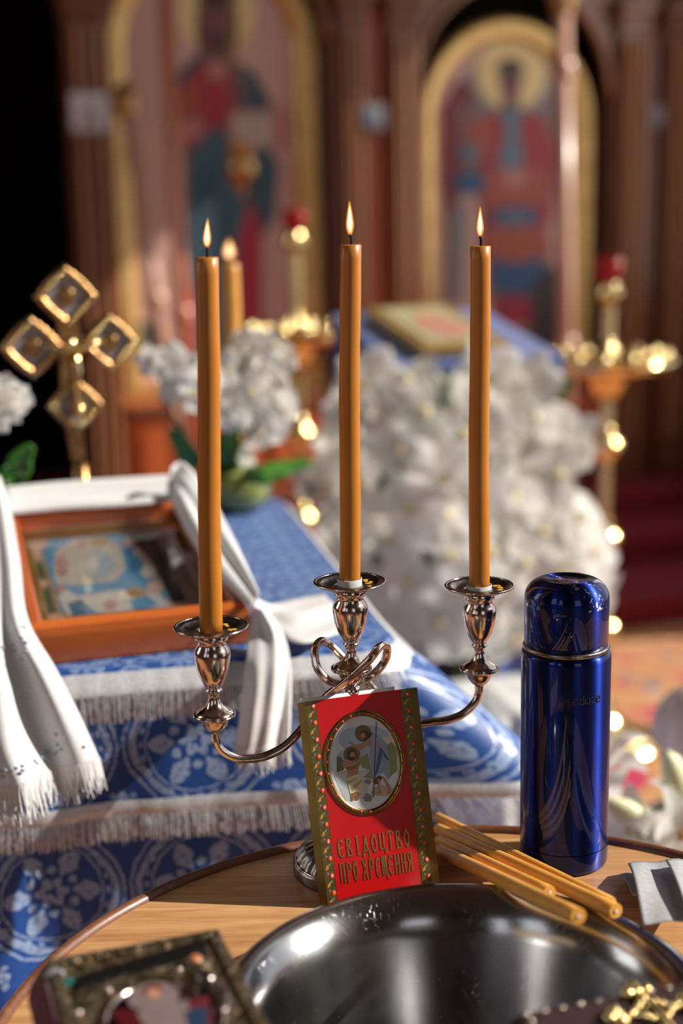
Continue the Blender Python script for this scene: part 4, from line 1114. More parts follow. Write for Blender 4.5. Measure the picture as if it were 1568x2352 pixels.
# ================================================================ framed icon on the table
i0, i1 = onz(66, 1533, TOPZ), onz(574, 1478, TOPZ)
ie = (i1 - i0).normalized(); iyaw = math.atan2(ie.y, ie.x); IW = (i1 - i0).length
ITILT = R(10.0)
ID, IH = .300, .040
ib = thing('framed_icon', 'deep orange-brown wooden icon case with gilt inner frame lying on the blue table', 'icon', i0 + Vector((0, 0, .0012)), (ITILT, 0, iyaw))
IMX = Matrix.Translation(ib.location) @ Matrix.Rotation(iyaw, 4, 'Z') @ Matrix.Rotation(ITILT, 4, 'X')
IINV = IMX.inverted()
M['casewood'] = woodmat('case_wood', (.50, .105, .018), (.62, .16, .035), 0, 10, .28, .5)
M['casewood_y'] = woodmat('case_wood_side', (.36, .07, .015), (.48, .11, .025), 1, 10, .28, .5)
FW = .0155
def rail(name, pts, mat):       # pts: outer start, outer end, inner end, inner start (x, y)
    mb = MB()
    prof = [(0, .0), (0, IH * .72), (.10, IH * .92), (.3, IH), (.8, IH), (1, IH * .9), (1, .0)]
    vs, fs = [], []
    (ax, ay), (bx, by), (cx, cy), (dx, dy) = pts
    n = 10
    for k in range(n + 1):
        u = k / n
        for t, z in prof:
            x = (ax + (bx - ax) * u) * (1 - t) + (dx + (cx - dx) * u) * t; y = (ay + (by - ay) * u) * (1 - t) + (dy + (cy - dy) * u) * t
            vs.append((x, y, z))
    w = len(prof)
    for k in range(n):
        for j in range(w): fs.append([k * w + j, (k + 1) * w + j, (k + 1) * w + (j + 1) % w, k * w + (j + 1) % w])
    fs += [list(range(w)), [n * w + j for j in range(w)][::-1]]
    return mb.add(vs, fs, 0, False).build(name, mat, ib)
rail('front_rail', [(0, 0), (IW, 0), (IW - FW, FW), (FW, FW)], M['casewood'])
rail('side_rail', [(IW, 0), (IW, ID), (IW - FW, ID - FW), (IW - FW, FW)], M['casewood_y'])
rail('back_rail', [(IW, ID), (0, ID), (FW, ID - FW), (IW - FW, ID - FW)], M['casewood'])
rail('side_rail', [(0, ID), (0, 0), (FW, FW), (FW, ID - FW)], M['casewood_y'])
MB().box(.002, IW - .002, .002, ID - .002, 0, .006).build('backboard', M['tabledark'], ib)
def inner_frame(o, w, z0, z1, mat):
    a0, a1, b0, b1 = FW + o, IW - FW - o, FW + o, ID - FW - o
    for nm, q in (('inner_frame', (a0, a1, b0, b0 + w)), ('inner_frame', (a0, a1, b1 - w, b1)), ('inner_frame', (a0, a0 + w, b0 + w, b1 - w)), ('inner_frame', (a1 - w, a1, b0 + w, b1 - w))):
        MB().box(q[0], q[1], q[2], q[3], z0, z1, 0, .0008).build(nm, mat, ib)
inner_frame(0, .006, .006, .022, M['gold_dark']); inner_frame(.008, .004, .006, .014, M['gold'])
p0 = IMX @ Vector((0, 0, .012)); pn = IMX.to_3x3() @ Vector((0, 0, 1))
MB().box(FW + .011, IW - FW - .011, FW + .011, ID - FW - .011, .006, .0115).build('picture_board', flat('picture_ground', (.52, .36, .28), .5), ib)
IC = {'blue': (.12, .34, .58), 'pale': (.60, .56, .50), 'mist': (.42, .50, .58), 'white': (.66, .65, .63), 'rose': (.50, .30, .28), 'green': (.03, .10, .055), 'deep': (.04, .18, .34), 'ochre': (.42, .26, .10), 'dark': (.06, .035, .03), 'pink': (.62, .40, .34)}
IK = list(IC); IMt = [flat('icon_print_' + k, IC[k], .4, coat=.4) for k in IK]
ia = MB()
def ip(c, pts):
    k = len(ia.f)
    ia.poly([(lambda q: Vector((q.x, q.y, .0118 + .00006 * k)))(IINV @ onplane(640 * 0 + x, y, p0, pn)) for x, y in pts], IK.index(c))
def i7(pts): return [(x / 2.529, 1080 + y / 2.529) for x, y in pts]
for c, pts in [
    ('pink', [(130, 380), (330, 350), (240, 470), (230, 540), (180, 540)]), ('dark', [(720, 350), (880, 340), (1080, 760), (1000, 780), (900, 560)]),  # dark strip is the right rail's cast shadow, painted into the picture
    ('green', [(190, 540), (240, 530), (330, 830), (260, 840)]), ('pink', ell(245, 665, 30, 26)), ('ochre', [(240, 530), (258, 528), (350, 845), (332, 850)]),
    ('blue', [(245, 480), (290, 410), (420, 350), (600, 340), (720, 370), (760, 420), (840, 560), (980, 720), (960, 800), (420, 850), (350, 830), (300, 650)]),
    ('pale', [(310, 560), (330, 460), (430, 400), (600, 390), (700, 440), (730, 580), (660, 650), (420, 680), (320, 660)]), ('mist', [(490, 480), (600, 460), (680, 560), (600, 640), (510, 620)]),
    ('rose', ell(360, 560, 40, 70)), ('rose', ell(480, 430, 32, 26)), ('ochre', ell(575, 420, 60, 22)), ('deep', [(720, 430), (780, 440), (840, 580), (760, 600)]), ('pink', ell(740, 430, 32, 26)), ('rose', ell(800, 480, 24, 24)),
    ('blue', [(320, 690), (700, 650), (900, 640), (920, 700), (560, 730), (430, 740)]), ('white', [(440, 740), (700, 700), (920, 720), (1000, 800), (560, 840), (520, 800)]),
    ('white', [(330, 740), (390, 700), (450, 740), (450, 830), (400, 860)]), ('deep', [(390, 780), (480, 760), (510, 845), (420, 855)]), ('ochre', ell(790, 720, 60, 26)), ('blue', [(760, 760), (850, 730), (920, 790), (830, 820), (770, 815)]), ('pink', ell(900, 690, 50, 40)), ('rose', ell(640, 790, 40, 30)), ('rose', ell(350, 700, 26, 26)), ('white', ell(540, 560, 30, 60)), ('pale', ell(860, 600, 40, 40))]: ip(c, i7(pts))
ia.build('picture', IMt, ib, recalc=False)
MB().box(FW + .004, IW - FW - .004, FW + .004, ID - FW - .004, .0225, .0240).build('glass_pane', M['pane'] if 'pane' in M else M.setdefault('pane', pm('picture_glass', (1, 1, 1), None, 5, .01, trans=1.0)), ib)
MB().box(.02, IW - .02, ID - .03, ID - .01, -.048, 0).build('wedge', M['tabledark'], ib)

# ================================================================ embroidered towel round the icon
tw = thing('embroidered_towel', 'white linen towel draped round the framed icon, fringed end hanging down', 'towel', i0)
FRONTN = TMX.to_3x3() @ Vector((0, 1, 0))
def fpl(x, y, off=.05): return onplane(x, y, TMX @ Vector((0, -off, 0)), FRONTN)
def ipl(x, y, h): return onplane(x, y, IMX @ Vector((0, 0, h)), pn)
tw_mb = MB()
hems = []
def patch(A, B, nu, nv, rip, freq, seed, up=None, depth_ok=True):
    up = up or Vector((0, -.5, .85))
    def f(u, v):
        p = crat(A, v).lerp(crat(B, v), u)
        e = math.sin(PI * u) ** .5 if 0 < u < 1 else 0
        w = math.sin(u * freq + seed + 1.3 * math.sin(v * 3 + seed)) * .65 + math.sin(u * freq * 2.1 + v * 2 + seed) * .35
        return p + up * (rip * e * (w + .9)) - i0
    tw_mb.grid(f, nu, nv, uv=lambda u, v: (u, v))
    return f
h = IH + .0035
patch([ipl(10, 1120, h + .012), ipl(120, 1108, h + .014), ipl(260, 1099, h + .014), ipl(398, 1090, h + .014)], [ipl(20, 1182, h), ipl(130, 1172, h), ipl(260, 1164, h), ipl(392, 1152, h)], 12, 24, .004, 6, 1, Vector((0, 0, 1)))
# right-hand band up to the pinch
patch([ipl(392, 1075, .085), ipl(420, 1062, .085), ipl(470, 1118, h + .02), ipl(520, 1205, h + .008), ipl(562, 1290, h + .004), ipl(598, 1372, h)], [ipl(384, 1138, h + .004), ipl(392, 1150, h), ipl(430, 1225, h), ipl(478, 1300, h), ipl(535, 1358, h), ipl(578, 1398, h)], 16, 40, .006, 7, 2, Vector((0, 0, 1)))
# tail lying to the right
patch([onz(586, 1372, .884), onz(620, 1388, .862), onz(680, 1376, .857), onz(742, 1366, .855)], [onz(584, 1400, .876), onz(618, 1436, .860), onz(690, 1478, .858), onz(792, 1450, .858)], 18, 26, .005, 8, 4, Vector((0, 0, 1)))
# tail hanging over the front edge
fB = patch([onz(578, 1392, .882), onz(572, 1450, .864), fpl(564, 1530, .035), fpl(552, 1630, .055), fpl(540, 1715, .06)], [onz(600, 1392, .882), onz(648, 1450, .864), fpl(668, 1530, .035), fpl(668, 1630, .055), fpl(664, 1710, .06)], 24, 40, .014, 6, 5, Vector((.2, -1, .1)))
# left drape
fA = patch([ipl(-70, 1100, h + .03), ipl(-75, 1200, h), ipl(-80, 1330, h), ipl(-80, 1460, h), fpl(-80, 1600, .045), fpl(-70, 1740, .07), fpl(-40, 1815, .085)], [ipl(0, 1095, h + .03), ipl(22, 1165, h + .004), ipl(44, 1280, h + .002), ipl(64, 1420, h), fpl(128, 1535, .035), fpl(182, 1640, .06), fpl(228, 1742, .075)], 34, 60, .022, 6.5, 7, Vector((.15, -1, .25)))
tw_mb.build('linen', M['white_cloth'], tw, recalc=False, solid=.0008)
fr = MB(); rs = random.Random(4)
for f, n_, ln in ((fB, 60, .020), (fA, 150, .030)):
    for k in range(n_):
        u = (k + rs.random()) / n_
        a, b0 = f(u, 1.0), f(u, .97)
        d = ((a - b0).normalized() * .5 + Vector((rs.uniform(-.12, .12), rs.uniform(-.15, .02), -1))).normalized()
        l = ln * rs.uniform(.6, 1.15)
        fr.tube([a - d * .002, a + d * l * .5 + Vector((rs.uniform(-.001, .001), 0, 0)), a + d * l + Vector((rs.uniform(-.003, .003), rs.uniform(-.003, .001), 0))], [.0011, .0010, .0005], 5, caps=False)
fr.build('towel_fringe', M['white_cloth'], tw, recalc=False, kind='stuff')
em = MB()
for k in range(44):
    u, v = rs.uniform(.05, .95), rs.choice([rs.uniform(.86, .94), rs.uniform(.5, .62), rs.uniform(.90, .93)])
    a = fA(u, v); b = fA(min(u + .012, 1), v + .006)
    em.ball((a + b) / 2 + Vector((.0005, -.0018, .0004)), (.0030 * rs.uniform(.5, 1.2), .0008, .0016), 8, 4)
em.build('embroidery', flat('blue_thread', (.38, .44, .56), .7), tw, kind='stuff')

# ================================================================ altar cross
CD = 1.70
cb = toC(onD(185, 1080, CD))
base = W(cb.x, CD, TOPZ)
ac = thing('altar_cross', 'gilt standing cross with lozenge ends behind the framed icon', 'cross', base + Vector((0, 0, .0005)), YAW)
AINV = (Matrix.Translation(ac.location) @ ROTC).inverted()
def apx(x, y, d=0.0): q = AINV @ onD(x, y, CD); return Vector((q.x, d, q.z))
SH = [apx(127, 690), apx(178, 690), apx(184, 790), apx(186, 930), apx(196, 1060), apx(166, 1060), apx(142, 930), apx(134, 790)]
MB().prism([p + Vector((0, -.004, 0)) for p in SH], (0, .011, 0)).build('shaft', M['brass_soft'], ac)
MB().prism([apx(60, 778, -.004), apx(250, 768, -.004), apx(252, 800, -.004), apx(62, 812, -.004)], (0, .010, 0)).build('crossbar', M['brass_soft'], ac)
s = CD * 1.03 / FPX
def lozenge(px, py, rad, plate=True):
    c = apx(px, py); n = 72; rr = rad * s
    def rf(a, k): return rr * k * (1 / (abs(math.cos(a)) + abs(math.sin(a))) * .78 + .22) * (1 + .035 * math.cos(20 * a))
    o = MB(); vs, fs = [], []
    for i in range(n):
        a = 2 * PI * i / n
        for k, d in ((1.0, .004), (1.0, -.006), (.90, -.0105), (.72, -.0085), (.62, -.004), (.62, .004)): vs.append((c.x + rf(a, k) * math.cos(a), d, c.z + rf(a, k) * math.sin(a)))
    for i in range(n):
        for j in range(6): fs.append([i * 6 + j, ((i + 1) % n) * 6 + j, ((i + 1) % n) * 6 + (j + 1) % 6, i * 6 + (j + 1) % 6])
    z = o.add(vs, fs, 0, True).build('lozenge', M['brass_soft'], ac)
    b = MB()
    for i in range(24):
        a = 2 * PI * i / 24; b.ball((c.x + rf(a, .82) * math.cos(a), -.0105, c.z + rf(a, .82) * math.sin(a)), .0022, 8, 6)
    b.build('beading', M['brass'], z)
    MB().prism([(c.x + rf(2 * PI * i / n, .64) * math.cos(2 * PI * i / n), -.0045, c.z + rf(2 * PI * i / n, .64) * math.sin(2 * PI * i / n)) for i in range(n)], (0, .006, 0)).build('enamel_plate', flat('grey_enamel', (.30, .28, .30), .25, coat=.6), z)
    MB().ball((c.x, -.0055, c.z), (rr * .30, .004, rr * .36), 12, 8).build('relief', M['brass_soft'], z)
for a in ((150, 680, 69), (72, 797, 69), (250, 785, 65), (172, 930, 63)): lozenge(*a)
cp = MB()                                        # small corpus
def A3(x, y, d): return apx(x, y, d)
cp.tube([A3(166, 800, -.013), A3(170, 840, -.016), A3(172, 880, -.013), A3(176, 930, -.012), A3(178, 955, -.012)], [.007, .0085, .0065, .0048, .003], 12, flat=.75)
cp.tube([A3(163, 806, -.012), A3(120, 792, -.011), A3(92, 790, -.009)], [.0042, .003, .0018], 8)
cp.tube([A3(170, 806, -.012), A3(205, 788, -.011), A3(232, 784, -.009)], [.0042, .003, .0018], 8)
cp.ball(A3(158, 788, -.016), (.0065, .006, .008), 12, 8)
cp.tube([A3(176, 925, -.016), A3(183, 950, -.014), A3(178, 985, -.011)], [.0045, .0035, .0022], 10)
cp.build('corpus', M['brass'], ac)
MB().lathe([(0, 0), (.044, 0), (.045, .006), (.036, .012), (.022, .020), (.012, .034), (.010, .050), (.017, .062), (.020, .072), (.017, .082), (.010, .092), (.0095, .12), (0, .12)], 36).build('foot', M['brass_soft'], ac)
f_ = AINV @ (W(cb.x, CD, 0)); 
ac_foot = ac.children[-1]; ac_foot.location = (0, .0015, 0)

# ================================================================ orchids
def petal_grid(mb, L, Wd, ang, cup, bend, mi=0, base=.06, z0=0.0):
    ca_, sa_ = math.cos(ang), math.sin(ang)
    def f(u, v):
        x = base * L + u * L; ww = Wd * (math.sin(PI * min(1, .10 + .90 * u ** .85)) ** .75); y = (v * 2 - 1) * ww
        z = z0 - bend * u * u * L + cup * ((v * 2 - 1) ** 2) * Wd + .03 * L * math.sin(4 * u + 2 * v)
        return Vector((x * ca_ - y * sa_, x * sa_ + y * ca_, z))
    mb.grid(f, 6, 4, mi)
def orchid_mesh(name):
    mb = MB()
    for k, a in enumerate((PI / 2, PI / 2 + 2.2, PI / 2 - 2.2)): petal_grid(mb, 1.0, .36, a, .15, .18, z0=-.03)
    for a in (.12, PI - .12): petal_grid(mb, 1.0, .56, a, .12, .12)
    return mb
pb = orchid_mesh('bloom'); po = pb.build('bloom', M['petal'], None, recalc=False); BLOOM = po.data; bpy.data.objects.remove(po)
lm = MB()
lm.ball((0, -.10, .10), (.10, .16, .14), 10, 6).ball((.11, -.04, .10), (.07, .10, .07), 8, 5).ball((-.11, -.04, .10), (.07, .10, .07), 8, 5).ball((0, .03, .16), (.06, .07, .10), 8, 5)
lo_ = lm.build('lip', M['lip']); LIP = lo_.data; bpy.data.objects.remove(lo_)
def put_bloom(parent, loc, facing, size, roll, inv):
    b = bpy.data.objects.new('bloom', BLOOM); COL.objects.link(b); b.parent = parent
    q = facing.to_track_quat('Z', 'Y').to_matrix().to_4x4() @ Matrix.Rotation(roll, 4, 'Z')
    b.matrix_local = inv @ Matrix.Translation(loc) @ q @ Matrix.Diagonal((size, size, size, 1))
    l = bpy.data.objects.new('lip', LIP); COL.objects.link(l); l.parent = b
    return b
def leafblade(parent, pts, width, name='leaf', mat=None, side=None, gut=.25):
    P = cr(pts, 5); n = len(P) - 1; mb = MB()
    side = side or Vector((1, 0, 0))
    def f(u, v):
        k = min(int(u * n), n - 1); p = P[k].lerp(P[k + 1], u * n - k)
        T = (P[min(k + 1, n)] - P[k]).normalized(); s = (side - T * side.dot(T)).normalized(); nn = s.cross(T)
        w = width * (math.sin(PI * min(.97, .12 + .86 * u)) ** .7); x = v * 2 - 1
        return p + s * (x * w) + nn * (gut * w * (abs(x) - .5))
    mb.grid(f, n, 6)
    return mb.build(name, mat or M['leaf'], parent, recalc=False, solid=.0012)
def to_cam(p): return (CAM - p).normalized()
VZ = TOPZ
vloc = onz(548, 1172, VZ); vY = vloc.dot(LY)
op = thing('orchid_plant', 'potted white orchid in a round glass bowl on the blue table', 'plant', vloc + Vector((0, 0, .0006)))
OI = Matrix.Translation(op.location).inverted()
MB().lathe([(0, 0), (.030, 0), (.042, .008), (.049, .024), (.047, .040), (.038, .052), (.034, .055), (.032, .053), (.036, .050), (.0445, .039), (.0465, .024), (.040, .011), (.029, .004), (0, .004)], 40).build('glass_bowl', M['glass'], op)
ms = MB().lathe([(0, .0045), (.028, .0050), (.039, .0125), (.0440, .024), (.0430, .038), (.036, .048), (.026, .058), (.012, .063), (0, .064)], 40, mod=lambda i, a: 1 + .012 * math.sin(9 * a + i * 2))
ms.build('moss', M['moss'], op)
DO = vY - .03
def ow(x, y, d=0.0): return onD(x, y, DO + d) - op.location
cr_ = Vector((0, 0, .055))
leafblade(op, [cr_, ow(520, 1060), ow(530, 1010), ow(540, 970)], .016)
leafblade(op, [cr_, ow(490, 1075, .02), ow(505, 1030), ow(515, 990)], .015)
leafblade(op, [cr_, ow(600, 1085), ow(660, 1072), ow(724, 1060)], .013, side=Vector((0, .6, .8)))
leafblade(op, [cr_, ow(590, 1095, -.03), ow(630, 1092, -.04), ow(665, 1090, -.05)], .012, side=Vector((0, .7, .7)))
leafblade(op, [cr_, ow(450, 1060), ow(410, 1010), ow(390, 985)], .014)
for pts in ([cr_, ow(455, 1040), ow(400, 960), ow(372, 890), ow(385, 840), ow(430, 815)], [cr_, ow(520, 1000), ow(540, 900), ow(570, 820), ow(620, 800), ow(650, 840)], [cr_, ow(540, 1040), ow(600, 960), ow(640, 900), ow(620, 850)]):
    P = cr(pts, 6); MB().tube(P, .0030, 8).build('stem', M['bark'], op)
rs = random.Random(21)
BLP = [(342, 828, .018), (375, 842, .020), (408, 836, .026), (398, 880, .024), (436, 850, .026), (440, 905, .024), (480, 860, .026), (520, 850, .026), (556, 800, .026), (545, 870, .028), (598, 785, .020), (628, 795, .022), (648, 835, .020), (520, 905, .026), (575, 905, .028), (622, 905, .028), (650, 940, .024), (590, 950, .028), (548, 960, .024), (630, 975, .026), (596, 995, .022), (515, 955, .022), (568, 1045, .018), (540, 1072, .014), (490, 920, .026), (610, 850, .022), (575, 835, .024)]
for x, y, sz in BLP:
    p = onD(x, y, DO + rs.uniform(-.05, .03))
    f = (to_cam(p) + Vector((rs.uniform(-.7, .7), rs.uniform(-.2, .2), rs.uniform(-.5, .4)))).normalized()
    put_bloom(op, p, f, sz * 1.22, rs.uniform(0, 6.28), OI)
# second orchid at the far side of the cross
v2 = W(.085, 1.66, TOPZ + .0006)
op2 = thing('orchid_plant', 'white orchid standing behind the towel, beside the gilt cross', 'plant', v2)
O2 = Matrix.Translation(v2).inverted()
MB().lathe([(0, 0), (.030, 0), (.040, .06), (.042, .065), (.038, .065), (.036, .055), (0, .055)], 28).build('pot', M['white_cloth'], op2)
def ow2(x, y, d=0.0): return onD(x, y, 1.64 + d) - v2
leafblade(op2, [Vector((0, 0, .05)), ow2(20, 1100), ow2(45, 1060), ow2(75, 1022)], .016)
leafblade(op2, [Vector((0, 0, .05)), ow2(-20, 1120), ow2(5, 1095), ow2(62, 1085)], .016)
MB().tube(cr([Vector((0, 0, .05)), ow2(-40, 1000), ow2(-20, 920), ow2(30, 900)], 6), .003, 8).build('stem', M['bark'], op2)
for x, y, sz in ((22, 905, .020), (45, 912, .017), (-5, 920, .024), (15, 945, .020), (30, 935, .017), (-10, 965, .018), (5, 890, .018)):
    p = onD(x, y, 1.64 + rs.uniform(-.03, .02)); f = (to_cam(p) + Vector((rs.uniform(-.6, .6), 0, rs.uniform(-.5, .4)))).normalized()
    put_bloom(op2, p, f, sz, rs.uniform(0, 6.28), O2)

# ================================================================ big yellow candle behind the orchid
aD = vY + .098
ct = onD(528, 606, aD); cbm = W(toC(ct).x, aD, TOPZ)
ak = thing('candlestick', 'squat brass candlestick on the blue table behind the potted orchid', 'candlestick', cbm + Vector((0, 0, .0005)), YAW)
MB().lathe([(0, 0), (.038, 0), (.038, .006), (.020, .012), (.012, .022), (.012, .06), (.020, .072), (.022, .078), (.022, .080), (0, .080)], 32).build('body', M['brass_soft'], ak)
taper('thick golden candle burning on the brass candlestick behind the orchid', cbm + Vector((0, 0, .081)), ct, .0128, .0122, 12, M['wax_pale'], .030, .0085, None, None, .008, 0.0, 'altar_candle')
# ================================================================ second lectern with its orchid garland
LD = 2.55
lx = toC(onD(1005, 760, LD)).x
le = thing('lectern', 'slant-topped lectern covered in blue satin behind the white orchids', 'lectern', W(lx, LD, .001), YAW)
zf, zb = toC(onD(1000, 815, LD)).z, toC(onD(1000, 728, LD + .16)).z
prof = [(-.17, zf - .05), (-.17, zf), (.19, zb + .01), (.19, zb - .14)]
mb = MB()
mb.prism([(-.150, y, z) for y, z in prof], (.335, 0, 0))
mb.build('slanted_top', M['blue_satin'], le)
def skirt(u, v):
    a = 2 * PI * u; k = 1 / max(abs(math.cos(a)), abs(math.sin(a)))
    x, y = .138 * k * math.cos(a), .165 * k * math.sin(a)
    ztop = zf - .05 + (y + .17) / .34 * (zb - zf) * .55
    s_ = 1 + (.06 + .02 * math.sin(11 * a)) * (1 - v)
    return Vector((.03 + x * s_, .005 + y * s_, v * ztop))
MB().grid(skirt, 96, 10, closeu=True).build('blue_drape', M['blue_satin'], le, recalc=False)
bk = thing('gilt_icon', 'gilt-framed icon with greenish ground lying on the blue satin lectern', 'icon', W(lx - .01, LD + .0, 0), YAW)
ang = math.atan2(zb + .01 - zf, .36)
bk.location = W(lx - .012, LD - .165, .008 + zf + .0015); bk.rotation_euler = (ang, 0, YAW)
MB().box(-.085, .095, .02, .32, 0, .018, 0, .003).build('frame', M['gold'], bk)
MB().box(-.062, .072, .045, .295, .018, .020).build('panel', flat('pale_green_ground', (.36, .33, .19), .5), bk)
MB().poly([(x * .045 + .01, y * .08 + .15, .0206) for x, y in ell(0, 0, 1, 1)]).poly([(x * .02 + .01, y * .03 + .23, .0209) for x, y in ell(0, 0, 1, 1)], 1).build('figure', [flat('robe_rose', (.45, .20, .16), .5), flat('face_ochre', (.45, .26, .12), .5)], bk, recalc=False)
# white satin at the lectern's foot
wc = thing('satin_drape', 'crumpled white satin cloth hanging below the white orchids', 'cloth', W(toC(onD(1120, 1600, LD - .45)).x, LD - .42, .001), YAW)
def sat(u, v):
    a = PI * (u - .5) * 1.2
    r_ = .20 + .09 * (1 - v) + .016 * math.sin(u * 31 + 3 * v) + .012 * math.sin(u * 57)
    return Vector((math.sin(a) * r_ * .55, -math.cos(a) * r_, .44 * v + .012 * math.sin(u * 17 + 6 * v)))
MB().grid(sat, 80, 18).build('drape', M['satin'], wc, recalc=False, solid=.003)
MB().grid(lambda u, v: sat(u, 1).lerp(Vector((0, 0, .46)), v), 80, 6).build('drape_top', M['satin'], wc, recalc=False, solid=.003)
# garland
gl = thing('orchid_garland', 'huge mound of white artificial orchids wreathing the blue lectern', 'flowers', W(toC(onD(1060, 1500, LD - .2)).x, LD - .2, .001))
GI_ = Matrix.Translation(gl.location).inverted()
rs = random.Random(33)
LB = [(800, 850), (900, 815), (1000, 772), (1100, 742), (1250, 745), (1350, 790), (1450, 860), (1560, 900)]
RB = [(800, 1160), (850, 1215), (900, 1270), (1000, 1300), (1100, 1345), (1200, 1368), (1300, 1372), (1400, 1355), (1560, 1290)]
def interp(T, y):
    for (a, b), (c, d) in zip(T, T[1:]):
        if a <= y <= c: return b + (d - b) * (y - a) / (c - a)
    return T[-1][1]
def inside(x, y): return 862 < y < 1480 and interp(LB, y) < x < interp(RB, y)
pts = []
tries = 0
while tries < 9000 and len(pts) < 80:
    tries += 1
    x, y = rs.uniform(700, 1430), rs.uniform(800, 1545)
    if not inside(x, y): continue
    md = 78 if len(pts) < 55 else 58
    if all((x - a) ** 2 + (y - b) ** 2 > md ** 2 for a, b in pts): pts.append((x, y))
for i, (x, y) in enumerate(pts):
    rr = min(1, ((x - 1080) / 345) ** 2 + ((y - 1180) / 400) ** 2)
    D = LD - .30 - .16 * (1 - rr) + (.05 if i >= 55 else 0) + rs.uniform(-.03, .03)
    if 985 < x < 1085 and 870 < y < 950: continue
    p = onD(x, y, D)
    f = (to_cam(p) + LX * ((x - 1080) / 345 * .7 + rs.uniform(-.45, .45)) + Vector((0, 0, (1180 - y) / 400 * .4 + rs.uniform(-.45, .4)))).normalized()
    put_bloom(gl, p, f, rs.uniform(.058, .076), rs.uniform(0, 6.28), GI_)
for i in range(34):
    x, y = rs.uniform(740, 1380), rs.uniform(880, 1560)
    if not inside(x, y): continue
    D = LD - .26
    a = onD(x, y, D) - gl.location; e = a + Vector((rs.uniform(-.05, .05), -.05, rs.uniform(-.07, .07)))
    leafblade(gl, [a, (a + e) / 2 + Vector((0, -.02, .01)), e], .012, 'leaf', M['stem'])
cf = MB()
def core(u, v):
    a, b = 2 * PI * u, PI * v
    c = toC(onD(1050, 1170, LD - .245)) 
    q = W(c.x + .215 * math.sin(b) * math.cos(a), LD - .245 + .045 * math.sin(b) * math.sin(a), c.z + .255 * math.cos(b))
    return q - gl.location + Vector((0, .012 * math.sin(9 * a) * math.sin(7 * b), 0))
cf.grid(core, 40, 20, closeu=True).build('foam_core', pm('grey_green_backing', (.03, .05, .04), (.10, .13, .09), 25, .9, 0, .5, 40), gl, recalc=False)
for k in range(9):
    x = 860 + k * 55
    a, e = onD(x, 1440, LD - .30) - gl.location, onD(x + rs.uniform(-12, 12), 1590, LD - .26) - gl.location
    MB().tube(cr([a, (a + e) / 2 + Vector((rs.uniform(-.01, .01), 0, 0)), e], 4), .005, 8).build('stem', M['stem'] if k % 3 else M['bark'], gl)
MB().tube([Vector((0, .0, 0)), onD(1075, 1380, LD - .19) - gl.location], .022, 12).lathe([(0, 0), (.10, 0), (.10, .012), (.03, .03), (.022, .05)], 24).build('stand', M['stem'], gl)

# ================================================================ brass candle stands
def candle_stand(label, D, lamp_px, dish_px, dish_r, seed, foot_z):
    q = toC(onD(*lamp_px, D)); dz = toC(onD(*dish_px, D)).z
    t = thing('candle_stand', label, 'candle stand', W(q.x, D, foot_z), YAW)
    rs = random.Random(seed)
    H = q.z - foot_z; dh = dz - foot_z
    MB().lathe([(0, 0), (.15, 0), (.15, .015), (.12, .03), (.06, .05), (.035, .08), (.022, .11), (.018, .12)], 40).build('foot', M['brass'], t)
    prof = [(.018, .12)]
    z = .12
    while z < dh - .09:
        prof += [(.013, z + .004)]
        for k in range(8):
            if z + .004 + k * .016 < dh - .09: prof += [(.0135, z + .006 + k * .016), (.0165, z + .012 + k * .016), (.0135, z + .018 + k * .016)]
        z += .14
        if z < dh - .09: prof += [(.014, z), (.034, z + .016), (.040, z + .03), (.034, z + .044), (.014, z + .058), (.024, z + .066), (.014, z + .074)]; z += .075
    prof += [(.014, dh - .085), (.03, dh - .07), (.05, dh - .045), (.06, dh - .03)]
    MB().lathe(prof, 28).build('stem', M['brass'], t)
    d = MB().lathe([(0, dh - .030), (.06, dh - .032), (dish_r * .85, dh - .012), (dish_r, dh), (dish_r, dh + .012), (dish_r * .96, dh + .012), (dish_r * .93, dh), (.05, dh - .018), (0, dh - .018)], 48).build('dish', M['brass'], t)
    for ringr, cnt in ((dish_r * .88, 14), (dish_r * .55, 8)):
        for k in range(cnt):
            a = 2 * PI * k / cnt + .1
            MB().lathe([(0, 0), (.007, 0), (.007, .012), (.012, .018), (.012, .030), (.0095, .044), (.007, .044), (.007, .02), (0, .02)], 12, c=(ringr * math.cos(a), ringr * math.sin(a), dh - .012)).build('candle_cup', M['brass'], d)
    up = [(.014, dh - .02), (.022, dh), (.028, dh + .02), (.016, dh + .036), (.013, dh + .05)]
    z = dh + .05
    while z < H - .075: up += [(.0125, z), (.0155, z + .007), (.0125, z + .014)]; z += .016
    up += [(.014, H - .07), (.026, H - .055), (.030, H - .045), (.018, H - .035), (.024, H - .026), (0, H - .026)]
    MB().lathe(up, 24).build('upper_stem', M['brass'], t)
    MB().lathe([(0, H - .026), (.018, H - .025), (.026, H - .005), (.029, H + .02), (.027, H + .03), (.025, H + .02), (.022, H - .003), (0, H - .018)], 24).build('ruby_glass', M['redglass'], t)
    g = MB().lathe([(0, H - .016), (.019, H - .004), (.020, H + .004), (0, H + .004)], 16).build('oil', flat('lamp_oil', (.55, .02, .01), .1), t)
    return t
candle_stand('tall brass candle stand with red glass lamp beside the winged figure icon', 2.80, (1398, 625), (1412, 835), .150, 1, .0)
candle_stand('brass candle stand with red glass lamp in front of the bearded figure icon', 3.30, (675, 510), (685, 770), .145, 2, .0)

